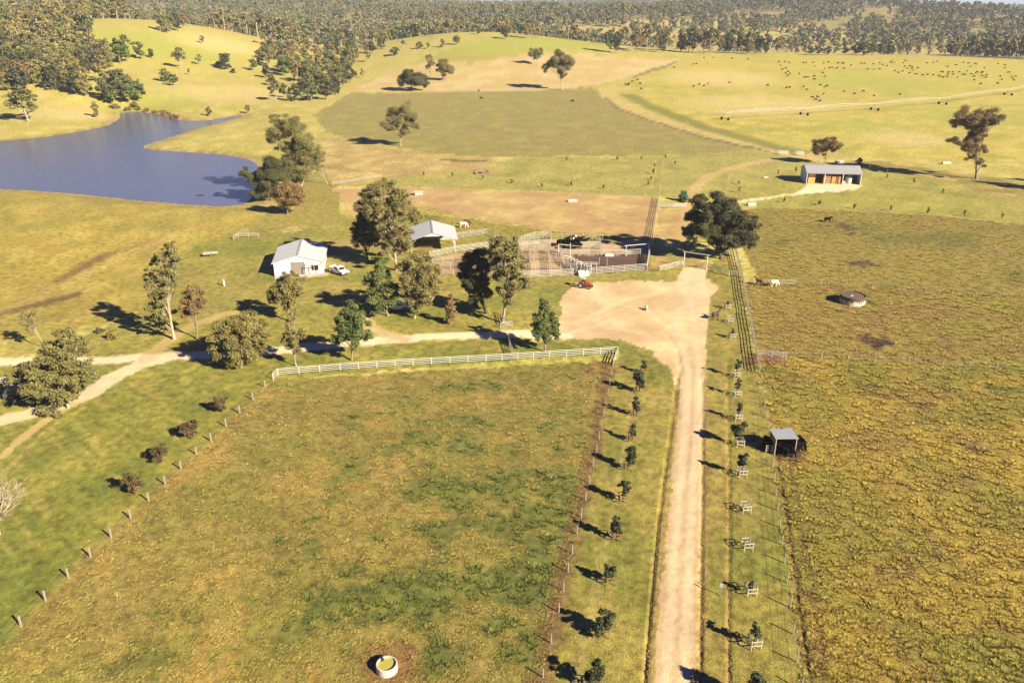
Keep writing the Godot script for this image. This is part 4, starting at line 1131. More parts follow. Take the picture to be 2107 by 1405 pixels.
func build_trees():
	hero("gum_tree", "small dark gum tree with its trunk on the near lake shore", Vector2(-62.7, -218.33), [-1.51, 5.74, 1.88, 0.89, 6.82, 2.01, 2.99, 6.41, 1.74, -0.35, 4.11, 1.75, 2.19, 3.97, 1.62], "brown")
	hero("gum_tree", "dark leafy tree overhanging the right edge of the lake", Vector2(-72.99, -238.02), [-2.86, 7.62, 2.03, -0.08, 9.06, 2.31, 2.46, 9.78, 2.31, -1.73, 5, 2.04, -4.4, 6.89, 1.45, -6.71, 8.05, 1.3, 1.61, 6.17, 2.03, -3.06, 2.51, 1.75, -1.25, 2.95, 1.75, 3.63, 7.33, 2.03], "dark")
	hero("gum_tree", "tall pale sparse gum tree rising behind the lake edge", Vector2(-64.71, -245.91), [-7.12, 16.59, 2.06, -5.32, 19.46, 2.34, -1.55, 20.46, 2.34, 0.38, 18.03, 2.35, 1.55, 15.14, 2.36, -1.47, 14.42, 2.21, -5.16, 14.42, 1.77, -2.61, 10.77, 2.38, 0.73, 11.5, 2.22, 3.55, 12.96, 1.78, -1.44, 7.81, 2.09, -4.42, 7.81, 2.09, -2.86, 21.88, 1.46, -6.29, 22.45, 1.17, -3.25, 4.83, 1.8, 0.73, 7.07, 1.79], "gum")
	hero("gum_tree", "scraggly leaning tree at the right of the lakeside clump", Vector2(-60.23, -258.92), [-2.96, 10.31, 1.71, -2.06, 8.31, 1.72, -4.17, 7.53, 1.56, -5.02, 5.2, 1.41, -2.35, 5.2, 1.1], "sparse")
	hero("gum_tree", "lone open-crowned gum tree on the khaki paddock's left side", Vector2(-45.88, -333.06), [-4.2, 9.92, 2.17, -1.63, 13.36, 2.36, 1.98, 14.5, 2.36, 4.79, 11.83, 2.17, 6, 8.38, 1.98, 1.34, 9.92, 2.37, 2.54, 6.44, 1.79, -2.75, 7.61, 1.58, -5.33, 7.61, 1.39], "sparse")
	hero("spreading_tree", "wide dark tree at the far left edge of the khaki paddock", Vector2(-64.3, -527.54), [-4.89, 6.47, 2.76, -0.46, 9.1, 3.37, 4.38, 7.93, 3.37, 7.3, 4.71, 2.46, 0.56, 5.01, 2.76], "dark")
	hero("gum_tree", "thin tall sapling gum behind the wide dark tree", Vector2(-56.74, -583.05), [-0.8, 13.43, 2.01, 0.75, 10.25, 2.02, -1.74, 7.06, 1.35], "sparse")
	hero("gum_tree", "round bushy gum right of the thin tall sapling", Vector2(-46.88, -569.54), [-2.69, 8.17, 2.63, 1.68, 10.66, 2.96, 4.87, 7.55, 2.64, 0.52, 5.67, 2.64], "olive")
	hero("gum_tree", "large fan-shaped gum tree at the top edge of the khaki paddock", Vector2(31.85, -526.73), [-5.56, 16.02, 3.34, -2, 19.46, 3.64, 2.58, 18.31, 3.34, 4.22, 14, 2.74, -0.34, 13.71, 3.35, -10.99, 13.14, 1.83, 0.68, 9.66, 1.83], "gold")
	hero("gum_tree", "smaller gum up the slope behind the fan-shaped tree", Vector2(19.57, -633.67), [-3.74, 8.27, 2.55, 0.25, 8.95, 2.55, -1.16, 5.52, 2.19], "gum")
	hero("gum_tree", "tall layered gum tree with white trunk at the far right", Vector2(156.29, -267.92), [-10.03, 19.53, 2.06, -7.03, 20.3, 2.22, -3.85, 20.3, 2.22, -0.04, 20.91, 2.06, 2.71, 19.37, 1.43, -5.6, 17.52, 2.07, -2.42, 17.52, 1.75, -6.7, 11.73, 1.93, -9.53, 12.2, 1.44, -3.85, 13.3, 1.92, -1.12, 13.3, 1.6, -3.93, 10.14, 1.93, -1.52, 10.14, 1.61, -1.01, 5.83, 1.3], "brown")
	hero("gum_tree", "small spreading tree just behind the machinery shed", Vector2(115.36, -294.76), [-3.66, 6.5, 1.77, -1.75, 7.89, 1.94, 0.98, 7.37, 1.94, 3.32, 5.98, 1.59, -0.31, 5.45, 1.59, -2.51, 4.75, 1.42], "brown")
	hero("fig_tree", "huge dark spreading tree over the entrance gate", Vector2(48.52, -177.5), [-6.23, 13.79, 1.09, -4.45, 12.34, 1.54, -1.79, 13.12, 1.53, 0.42, 12.9, 1.64, -2.09, 10.67, 1.76, 0.72, 10.11, 1.76, 2.8, 11.23, 1.54, 5.2, 9.54, 1.44, 6.66, 8.41, 1.11, -5.84, 9.54, 1.55, -7.35, 7.85, 1.33, -8.69, 6.71, 1, -4.02, 7.85, 1.66, -1.25, 7.85, 1.77, 1.58, 7.28, 1.66, 4.42, 6.71, 1.56, 6.55, 5.57, 1.23, -5.53, 6.14, 1.33, -7.65, 4.99, 1, -2.66, 5.22, 1.56, 0.71, 4.99, 1.45, 3.56, 4.42, 1.23, 6.42, 3.84, 0.89, -1.34, 3.26, 1.12], "dark")
	hero("gum_tree", "tall twisted gum tree with golden foliage beside the pavilion", Vector2(-25.7, -169.43), [-7.14, 14.37, 1.36, -5.74, 16.49, 1.36, -3.79, 17.54, 1.46, -1.66, 18.27, 1.35, 0.55, 17.01, 1.46, 1.84, 15.75, 1.25, -4.53, 14.37, 1.36, -1.87, 14.9, 1.46, 0.38, 14.06, 1.36, 2.75, 13.31, 1.37, 4.3, 12.77, 1.16, 4.78, 11.7, 0.84, -4.15, 12.24, 1.05, -1.02, 11.7, 1.26, 1.58, 11.16, 1.27, -1.75, 8.45, 1.27, 0.37, 8.45, 1.06, 2.44, 7.36, 1.17, -0.82, 6.26, 1.28, 1.26, 5.15, 1.07, -2.49, 5.15, 0.96, 3.45, 6.26, 0.85], "gold")
	hero("gum_tree", "dark upright tree left of the tall twisted gum", Vector2(-33.1, -176.17), [-0.71, 10.06, 1.32, 1.11, 9.5, 1.32, -2.31, 7.81, 1.21, -0.37, 7.24, 1.43, 1.58, 6.68, 1.21, -1.62, 5.31, 1.22, 0.22, 4.62, 1.22, 1.89, 4.74, 0.89], "dark")
	hero("pepper_tree", "green leafy tree shading the white car", Vector2(-23.52, -141.29), [-0.66, 9.85, 1.08, -2.12, 8.25, 1.09, -0.34, 7.77, 1.18, -3.29, 7.01, 0.82, -1.83, 5.86, 1.09, 0.42, 5.38, 1.09, -2.88, 3.73, 1.01, -1.1, 2.95, 1.1, 0.74, 3.15, 0.92, -2.12, 1.48, 0.83], "green")
	hero("wattle_tree", "broad golden-green tree right of the white car", Vector2(-18.41, -140.24), [-1.55, 10.45, 1.16, 0.27, 11.2, 1.25, 2.2, 10.45, 1.25, 3.57, 9.05, 1.17, -0.76, 8.58, 1.26, 1.48, 8.29, 1.35, 3.68, 7.16, 1.08, 4.27, 6.02, 0.81, 0.03, 6.21, 1.26, 2.26, 5.73, 1.27, -1.33, 6.21, 0.99, 0.82, 3.81, 1.18, 2.65, 4.1, 1, -0.56, 3.52, 0.91, 0.56, 2.16, 0.73], "gold")
	hero("fig_tree", "dense dark tree at the left of the centre pair before the yards", Vector2(-4.7, -142.49), [-1.48, 12.08, 1.08, -2.85, 11.14, 1.18, -3.97, 9.72, 1, -2.43, 9.25, 1.18, -0.61, 9.72, 1.18, -4.28, 7.82, 0.91, -2.75, 7.14, 1.1, -1.1, 7.14, 1.19, -3.42, 5.41, 1.01, -1.59, 4.92, 1.1, -2.27, 3.26, 0.92, -0.22, 4.44, 0.92], "dark")
	hero("gum_tree", "tall grey-green gum at the right of the centre pair", Vector2(-1.85, -137.72), [-1.05, 15.31, 0.95, 0.25, 15.58, 1.04, 1.72, 14.86, 1.04, -1.5, 13.51, 1.05, 0.68, 13.51, 1.13, 2.42, 13.06, 1.05, -0.65, 11.24, 1.14, 1.55, 10.96, 1.14, 3.13, 10.78, 0.79, -0.22, 8.93, 1.15, 1.99, 8.47, 1.15, 4.02, 8, 0.8, 4.65, 7.25, 0.62, 0.21, 6.32, 1.07, 2.43, 6.13, 1.07, 1.09, 4.71, 0.8], "gum")
	hero("conifer_tree", "upright dark green tree between track and white fence near the gravel yard", Vector2(5.6, -124.51), [0.02, 8.93, 0.57, -0.29, 7.72, 0.81, -1, 6.32, 0.9, 0.47, 6.32, 0.9, -1.39, 4.74, 0.9, 0.25, 4.74, 1.06, 1.47, 5.1, 0.74, -0.79, 3.32, 0.82, 0.69, 3.15, 0.9, 1.75, 3.32, 0.66, -1.78, 3.59, 0.57], "green")
	hero("conifer_tree", "rounded dark green tree beside the track below the white car", Vector2(-26.73, -120.74), [0.63, 8.99, 0.87, -0.26, 7.73, 1.03, 1.4, 7.73, 0.95, -0.93, 6.28, 1.03, 0.8, 6.11, 1.11, 2.23, 6.11, 0.87, -1.46, 4.73, 0.88, -0.05, 4.38, 0.96, 1.7, 4.38, 0.96, 2.91, 4.56, 0.72, -2.11, 3.69, 0.64, 0.64, 2.99, 0.72], "green")
	hero("gum_tree", "dark bushy-topped tree directly in front of the white shed", Vector2(-41.91, -139.08), [0.77, 8.63, 0.8, -0.41, 7.69, 0.98, 1.36, 7.5, 0.98, -1.91, 6.27, 1.08, 0.12, 5.99, 1.17, 1.89, 5.8, 0.9, -2.53, 4.84, 0.81, -0.96, 4.36, 0.99, 1.02, 4.36, 0.9, -0.02, 3.11, 0.72], "olive")
	hero("gum_tree", "thin half-bare tree by the track below the white shed", Vector2(-35.43, -118.65), [0.24, 8.81, 0.54, -0.16, 7.3, 0.62, 0.31, 5.87, 0.78, -0.91, 5.44, 0.71, 0.72, 4.59, 0.79, -0.53, 3.91, 0.71, -1.57, 4.42, 0.55, 1.44, 5.44, 0.55, 0.4, 3.05, 0.63], "sparse")
	hero("wattle_tree", "big round golden-brown tree beside the track", Vector2(-44.3, -117.94), [-2.23, 6.6, 1.17, -0.53, 7.61, 1.16, 1.21, 7.86, 1.16, 2.72, 7.02, 1.16, 3.87, 5.59, 1.01, -3.25, 4.91, 1.09, -1.39, 5.34, 1.25, 0.51, 5.59, 1.33, 2.22, 4.91, 1.25, 3.93, 4.23, 0.86, -3.13, 3.03, 1.02, -1.14, 3.21, 1.18, 0.84, 3.38, 1.18, 2.55, 3.21, 1.02, -1.75, 1.65, 0.79, -0.17, 1.65, 0.79], "olive")
	hero("gum_tree", "slender grey gum right of the tall white-trunked gum", Vector2(-56.16, -130.6), [0.65, 9.06, 0.84, 1.65, 8.43, 0.84, -0.44, 7.54, 0.85, 0.9, 6.91, 0.93, 1.97, 6.63, 0.68, -1.28, 6, 0.77, 0.05, 5.27, 0.77, -1.34, 4.54, 0.6], "brown")
	hero("gum_tree", "tall straggling gum with bare white trunk on the left lawn", Vector2(-60.1, -130.5), [0.83, 16.39, 0.74, 2.11, 16.65, 0.74, -0.22, 15.11, 0.83, 1.44, 15.11, 0.91, 2.77, 14.68, 0.66, -1.57, 13.55, 0.75, -0.1, 13.37, 0.83, 1.65, 12.94, 0.83, -2.5, 11.63, 0.75, -0.9, 11.19, 0.84, 0.77, 11.19, 0.75, -2.56, 9.86, 0.76, -0.84, 9.15, 0.84, 0.89, 9.41, 0.67, -2.32, 7.89, 0.76, -0.47, 7.35, 0.76, -3.2, 6.27, 0.76, -1.63, 5.54, 0.77, -2.41, 3.99, 0.68, -0.37, 4.45, 0.6, -1.14, 2.42, 0.6], "gum")
	hero("gum_tree", "massive spreading gum tree at the left edge beside the track", Vector2(-65.26, -103.91), [1.85, 11.61, 0.89, 2.72, 10.87, 0.83, 0.57, 10.49, 0.83, -0.72, 9.36, 0.9, 0.98, 9.21, 1.04, 2.74, 9.36, 0.83, -2.08, 8, 0.9, -0.55, 7.69, 1.11, 1.07, 7.46, 1.04, 2.68, 7.46, 0.77, 3.7, 6.69, 0.84, -5.36, 5.92, 0.84, -3.69, 6.15, 0.98, -2.07, 5.92, 1.12, -0.3, 5.69, 1.12, 1.56, 5.53, 0.98, 3.23, 5.15, 0.84, 4.2, 4.76, 0.56, -4.68, 4.37, 0.99, -3.01, 3.97, 1.13, -1.14, 3.82, 1.06, 0.78, 3.58, 0.92, 2.63, 3.97, 0.78, -4.05, 2.56, 0.92, -2.35, 2.24, 0.99, -0.41, 2, 0.99, 1.27, 2.56, 0.78, -2.28, 0.96, 0.78, -0.57, 0.64, 0.86, -6.6, 5.15, 0.7], "gum")
	hero("gum_tree", "leaning pale tree with a tuft of leaves behind the massive gum", Vector2(-80.82, -127.01), [-2.33, 5.09, 0.75, -2.07, 3.74, 0.67, -2.7, 5.98, 0.58, -1.25, 6.16, 0.42], "sparse")
	hero("conifer_tree", "thin brown conifer between the car trees and the centre pair", Vector2(-11.38, -137), [0.25, 5.45, 0.35, 0.13, 4.31, 0.62, 0, 3.08, 0.71, 0.15, 1.83, 0.72, -0.15, 0.97, 0.63], "brown")
	for e in [[-42.19, -102.65, 2.85, 2.4, "first"], [-43.86, -94.94, 2.72, 2.66, "second"], [-45.49, -88.94, 2.61, 2.27, "third"], [-45.76, -81.73, 3.04, 2.6, "fourth"]]:
		small_tree("ornamental_shrub", "reddish-brown shrub on the left lawn, %s down from the white fence" % e[4], "shrub", Vector2(e[0], e[1]), e[2], e[3], "shrub", "shrubs along the lawn fence", 0.12)
	small_tree("ornamental_shrub", "low round bush left of the tall white-trunked gum", "shrub", Vector2(-71.25, -130.43), 1.6, 2.4, "olive", "", 0.0)
	small_tree("ornamental_shrub", "small scrubby bush at the far left lawn near the shadows", "shrub", Vector2(-75.32, -134.54), 1.0, 1.8, "shrub", "", 0.0)
	small_tree("ornamental_shrub", "dark blue-green bush behind the machinery shed's right corner", "shrub", Vector2(126.01, -291.94), 3.0, 3.0, "dark", "", 0.0)
	var scrub := pv([-212, -453.9, -206.84, -456.21, -200.59, -450.91, -192.59, -443.12, -185.06, -435.46, -178.18, -427.81, -172.42, -420.77, -218.84, -456.3, -222.18, -456.74, -211.23, -460.44])
	for k in scrub.size():
		small_tree("lakeside_scrub", "dark scrubby bush on the far bank where the lake narrows", "shrub", scrub[k], rng.randf_range(1.5, 3.5), rng.randf_range(3.0, 5.0), "brown", "scrub on the far lake bank", 0.0)
	# dead white tree reaching in at the left edge
	var t := thing("dead_tree", "bare dead tree with white branches at the left edge", "tree", g3(Vector2(-57.62, -73.68)))
	var st := SurfaceTool.new()
	st.begin(Mesh.PRIMITIVE_TRIANGLES)
	tube(st, [Vector3(0, -0.3, 0), Vector3(0.1, 1.5, 0), Vector3(0.4, 3.2, -0.1)], [0.28, 0.2, 0.15], 8)
	part("trunk", st.commit(), M.bark_pale, t)
	st = SurfaceTool.new()
	st.begin(Mesh.PRIMITIVE_TRIANGLES)
	for k in 13:
		var a0 := Vector3(0.1, 1.4, 0).lerp(Vector3(0.4, 3.2, -0.1), k / 12.0)
		var dir := Vector3(rng.randf_range(0.0, 1.0) if k % 4 else -0.6, rng.randf_range(0.5, 1.1), rng.randf_range(-0.8, 0.5)).normalized()
		twig(st, a0, dir, 0.15 - k * 0.004, 2.2 + rng.randf() * 1.2, 3)
	part("crown", st.commit(), M.bark_pale, t)

func twig(st: SurfaceTool, a: Vector3, dir: Vector3, r: float, l: float, depth: int):
	var m := a + dir * l * 0.5 + Vector3(rng.randfn(), rng.randfn(), rng.randfn()) * l * 0.05
	var e := a + dir * l + Vector3(0, l * 0.08, 0)
	tube(st, [a, m, e], [r, r * 0.65, r * 0.35], 5)
	if depth > 0:
		for k in 3:
			var d := (dir + Vector3(rng.randfn(), rng.randfn() * 0.7 + 0.2, rng.randfn()) * 0.65).normalized()
			twig(st, a.lerp(e, rng.randf_range(0.4, 0.95)), d, r * 0.5, l * 0.55, depth - 1)

func small_tree(called: String, label: String, category: String, at: Vector2, h: float, w: float, style: String, group: String, clear: float):
	var s: Dictionary = STYLES[style]
	var lobes := []
	var nl := 6 + rng.randi() % 3
	for k in nl:
		var y := h * lerpf(clear + 0.15, 0.9, (k + 0.5) / nl)
		var rr := w * 0.5 * (0.75 if k > 0 and k < nl - 1 else 0.5)
		var a := rng.randf() * TAU
		lobes.append([Vector3(cos(a) * w * 0.2, y, sin(a) * w * 0.2), rr * rng.randf_range(0.6, 0.85)])
	var t := thing(called, label, category, g3(at), 0.0, group)
	part("trunk", trunk_mesh(lobes, maxf(0.025, h * s.trunk)), M[s.bark], t)
	part("crown", crown_mesh(lobes, minf(s.leaf, 0.16), s.dens, s.c1, s.c2), M.leaf, t)

# hillside trees: a few kinds, copied
var kinds := []

func random_lobes(h: float, w: float, clear: float, count: int, rad: float) -> Array:
	var lobes := []
	for k in count:
		var f := (k + 0.5) / count
		var y := h * lerpf(clear, 0.92, f)
		var prof := sin(PI * clampf((f * 0.85 + 0.12), 0.0, 1.0))
		var a := rng.randf() * TAU
		var d := sqrt(rng.randf()) * w * 0.5 * prof * 0.8
		lobes.append([Vector3(cos(a) * d, y, sin(a) * d), rad * rng.randf_range(0.7, 1.2)])
	return lobes

func build_hill_trees():
	# each kind is 10 m tall and 8 m wide, scaled to suit
	for e in [["gum", 0.34, 11, 1.5], ["olive", 0.2, 13, 1.7], ["green", 0.28, 12, 1.6], ["dark", 0.22, 13, 1.7], ["brown", 0.32, 10, 1.4], ["gum", 0.42, 8, 1.6], ["olive", 0.3, 9, 1.4], ["dark", 0.15, 12, 1.5]]:
		var s: Dictionary = STYLES[e[0]]
		var lobes := random_lobes(10.0, 8.0, e[1], e[2], e[3])
		kinds.append([trunk_mesh(lobes, 0.2), crown_mesh(lobes, 0.45, 0.85, s.c1, s.c2), M[s.bark]])
	var sets := [
		["hill_tree", "scattered tree on the grassy slope above the lake", "trees on the lake hill", [-235.33, -398.64, 15.83, 18.91,
		-213.6, -421.33, 7.69, 4.99,
		-267.11, -608.21, 12.14, 9.81,
		-263.81, -617.29, 6.68, 6.4,
		-255.18, -700.17, 6.36, 5.2,
		-234.45, -594.6, 14.54, 13.07,
		-230.61, -619.69, 7.75, 7.16,
		-210.84, -617.12, 11.76, 17.85,
		-222.08, -576.06, 4.44, 3.01,
		-221.86, -534.26, 8.26, 9.33,
		-212.09, -521.48, 7.23, 7.91,
		-158.04, -428.45, 4.9, 3.8,
		-141.7, -441.2, 5.03, 3.91,
		-138.25, -484.91, 11.41, 11.39,
		-278, -607.3, 16.31, 15.73,
		-201.07, -604.87, 3.33, 6.31]],
		["hill_tree", "tree in the small lake hill crest clump, %s from the left", "crest clump on the lake hill", [-293.86, -714.45, 14.27, 8.94,
		-288.52, -712.82, 15.74, 8.92,
		-286.95, -719.21, 17, 9.82,
		-285.7, -729.92, 16.1, 9.96,
		-286.89, -747.73, 14.91, 10.19,
		-291.44, -774.19, 13.79, 8.78]],
		["hill_tree", "dark tree at the mouth of the wooded gully", "gully mouth trees", [-127.46, -483.84, 10.85, 9.95,
		-117.64, -484.36, 13.01, 11.38,
		-110.52, -490.98, 14.26, 11.53,
		-109.24, -513.17, 12.86, 10.82,
		-137.47, -500.46, 8.41, 7.63,
		-128.15, -510.55, 11.39, 10.17,
		-122.34, -524.85, 13.12, 11.67,
		-113.09, -548.14, 15.14, 10.88,
		-110.95, -571.37, 12.59, 9.98,
		-197.75, -660.98, 10.04, 9.92,
		-192.78, -624.13, 8.53, 8.67,
		-174.49, -594.16, 9.15, 8.28,
		-160.62, -558.33, 7.43, 8.46]],
		["hill_tree", "scattered tree on the pale middle ridge", "trees on the middle ridge", [-5.75, -746.63, 10.7, 8.52,
		13.63, -758.42, 14.05, 12.11,
		28.08, -775.4, 8.23, 5.31,
		48.4, -796.47, 7.62, 6.36,
		-78.21, -712.66, 6.12, 8.17,
		-70.45, -708.49, 4.95, 5.28,
		-58.34, -709.89, 6.85, 5.29,
		-46.58, -717.32, 7.67, 8.21,
		-95.94, -691.02, 6.72, 10.33,
		-125.77, -669.63, 12.7, 10.82,
		-114.82, -671.59, 8.02, 6.97,
		-106.37, -593.5, 6.54, 4.14,
		-30.45, -780.95, 6.62, 6.22,
		-71.14, -787.7, 8.35, 7.18,
		-122.9, -620.88, 8.17, 7.2]],
		["hill_tree", "tall tree in the crest row above the cattle pasture, %s from the left", "crest row above the cattle pasture", [81.34, -703.06, 18.05, 11.3,
		86.5, -702.2, 16.92, 10.48,
		106.11, -717.87, 19.94, 12.36,
		115.31, -726.68, 21.71, 14.18,
		127.83, -744.04, 19.85, 11.95,
		128.83, -724.99, 18.61, 10.82,
		135.94, -743.89, 19.86, 11.1,
		148.75, -745.92, 19.13, 11.13,
		155.09, -743.31, 21.43, 12.8,
		156.27, -732.48, 21.91, 10.94,
		166.05, -730.92, 19.55, 11.76,
		170.22, -727.06, 21.77, 12.53,
		180.28, -735.9, 19.69, 11.84,
		191.37, -746.33, 18.38, 11.14,
		200.9, -749.92, 19.26, 12.92,
		206.19, -737.67, 20.52, 14.41,
		215.28, -747.33, 19.2, 12.88,
		222.39, -742.25, 17.51, 12.79,
		236.9, -754.66, 15.39, 11.27,
		251.77, -771.18, 13.25, 9.74,
		360.97, -1071.98, 19.55, 13.54]],
		["hill_tree", "low dark tree in the cattle pasture crest clump, %s from the left", "dark crest clump", [261.06, -739.11, 6.38, 8.5,
		269.11, -741.38, 8, 9.38,
		277.26, -743.82, 8.02, 9.41,
		298.87, -759.8, 6.56, 8.73,
		307.04, -753.96, 11.37, 12.13,
		311.29, -747.35, 12.07, 12.89,
		319.89, -750.38, 11.32, 11.22,
		333.54, -765.03, 10.71, 10.55,
		350.97, -788.56, 10.19, 9.06]],
	]
	hill_tree("hill_tree", "tall gum outside the right edge whose shadow crosses the hill foot", "", Vector2(187, -237), 24.0, 11.0, 0)
	hill_tree("hill_tree", "second tall gum outside the right edge above the paddocks", "", Vector2(196, -246), 20.0, 10.0, 5)
	var n := 0
	for s in sets:
		var a: Array = s[3]
		for k in range(0, a.size(), 4):
			var which: int = [0, 1, 2, 3, 4, 5, 6, 7][n % 8] if not s[1].contains("dark") else [3, 7, 2][n % 3]
			hill_tree(s[0], (s[1] % ORD[k / 4]) if s[1].contains("%") else s[1], s[2], Vector2(a[k], a[k + 1]), a[k + 2], a[k + 3], which)
			n += 1

func hill_tree(called: String, label: String, group: String, at: Vector2, h: float, w: float, which: int):
	var t := thing(called, label, "tree", g3(at), rng.randf() * TAU, group)
	var sc := Basis.from_scale(Vector3(w / 8.0, h / 10.0, w / 8.0))
	part("trunk", kinds[which][0], kinds[which][2], t, Vector3.ZERO, sc)
	part("crown", kinds[which][1], M.leaf, t, Vector3.ZERO, sc)

# ------------------------------------------------------------------ woodland
func build_woodland():
	var far_kinds := []
	for e in [["gum", 0.3, 8.0], ["olive", 0.2, 9.0], ["green", 0.25, 7.0], ["olive", 0.25, 8.0], ["gold", 0.3, 7.0], ["sparse", 0.4, 6.0], ["gum", 0.45, 8.0], ["olive", 0.35, 6.0]]:
		var s: Dictionary = STYLES[e[0]]
		var lobes := random_lobes(10.0, e[2], e[1], 8, 1.0 + rng.randf() * 0.8)
		var mesh := crown_mesh(lobes, 0.7, 0.6, s.c1, s.c2)
		var st := SurfaceTool.new()
		st.begin(Mesh.PRIMITIVE_TRIANGLES)
		tube(st, [Vector3(0, -0.5, 0), Vector3(0.2, 4.0, 0), Vector3(0, 7.5, 0)], [0.26, 0.2, 0.08], 5, false)
		st.set_material(M[s.bark])
		mesh.surface_set_material(0, M.leaf)
		st.commit(mesh)
		far_kinds.append(mesh)
	var zones := [
		[pv([-282.03, -406.14, -928.14, -1401.78, -813.88, -1366.8, -359, -726, -325.27, -659.43, -299.29, -604.54, -280.61, -616.93, -270.18, -601.52, -265.09, -539, -223.18, -487.18, -209.06, -466.53, -221.76, -456.97, -240.82, -464.91, -265.11, -470.81, -259.18, -439]), 8.5, "woodland tree on the slope left of the lake", "woodland left of the lake", 15.0, 160],
		[pv([-237.69, -758.69, -215.2, -761.73, -206.86, -686.68, -175.66, -620.37, -148.16, -547.73, -118.73, -501.88, -108.47, -524.56, -114.17, -618.41, -133.01, -703.65, -104.86, -721.13, -84.06, -721.12, -81.32, -734.61, -157.56, -777.72, -203.78, -784.95]), 12.0, "woodland tree in the wooded gully behind the lake", "woodland in the gully", 13.0, 110],
	]
	var single := 0
	var rest := [[], [], [], [], [], [], [], []]
	for zn in zones:
		var bx := box_of(zn[0], 0.0)
		var mine := 0
		var cell: float = zn[1]
		var zz := bx.end.y
		while zz > bx.position.y:
			var xx := bx.position.x
			while xx < bx.end.x:
				var p := Vector2(xx + rng.randf_range(-0.45, 0.45) * cell, zz + rng.randf_range(-0.45, 0.45) * cell)
				if Geometry2D.is_point_in_polygon(p, zn[0]) and n_big.get_noise_2d(p.x * 1.6, p.y * 1.6) > -0.2:
					var h: float = zn[4] * rng.randf_range(0.45, 1.2)
					if mine < zn[5] and p.length() < 760.0:
						hill_tree("woodland_tree", zn[2], zn[3], p, h, h * rng.randf_range(0.65, 0.95), rng.randi() % 8)
						single += 1
						mine += 1
					else:
						rest[rng.randi() % 8].append([p, h])
				xx += cell
			zz -= cell
	# the wooded country beyond the pastures
	var d := 850.0
	while d < 4600.0:
		var step := 11.0 + (d - 850.0) * 0.0042
		var a := -0.80
		while a < 0.80:
			var dd := d + rng.randf_range(-0.5, 0.5) * step
			var aa := a + rng.randf_range(-0.5, 0.5) * step / d
			var p := Vector2(sin(aa) * dd, -cos(aa) * dd)
			var edge := 860.0
			var u := tan(aa)
			if u < -0.02 and u > -0.24:
				edge = 930.0
			elif u > -0.02 and u < 0.12:
				edge = 900.0
			if u > 0.30 and u < 0.42:
				edge = 1010.0
			var clear := n_big.get_noise_2d(p.x * 0.35 + 500.0, p.y * 0.35)
			var open := 0.0
			if u > 0.12 and u < 0.52 and dd < 1600.0:
				open = 0.78 * (1.0 - smoothstep(1150.0, 1600.0, dd))
			if rng.randf() < open:
				a += step / d
				continue
			if dd > edge and clear < 0.06 + 0.3 * smoothstep(1500.0, 3000.0, dd):
				rest[rng.randi() % 8].append([p, rng.randf_range(7.0, 20.0) * (1.0 + step * 0.012)])
			a += step / d
		d += step * 0.95
	var total := 0
	for k in 8:
		var mm := MultiMesh.new()
		mm.transform_format = MultiMesh.TRANSFORM_3D
		mm.use_colors = true
		mm.mesh = far_kinds[k]
		mm.instance_count = rest[k].size()
		total += rest[k].size()
		for i in rest[k].size():
			var e = rest[k][i]
			var h: float = e[1]
			var w := h * rng.randf_range(0.6, 1.0)
			var b := Basis(Vector3.UP, rng.randf() * TAU) * Basis.from_scale(Vector3(w / 8.0, h / 10.0, w / 8.0))
			mm.set_instance_transform(i, Transform3D(b, g3(e[0], -0.2)))
			var v := rng.randf_range(0.75, 1.25)
			mm.set_instance_color(i, Color(v * rng.randf_range(0.94, 1.1), v, v * rng.randf_range(0.9, 1.15)))
		var o := MultiMeshInstance3D.new()
		o.multimesh = mm
		o.name = numbered("woodland")
		add_child(o)
		tag(o, "dense olive eucalypt woodland covering the far hills", "woodland", "far woodland", "stuff")
	print("woodland trees ", total, " single ", single)

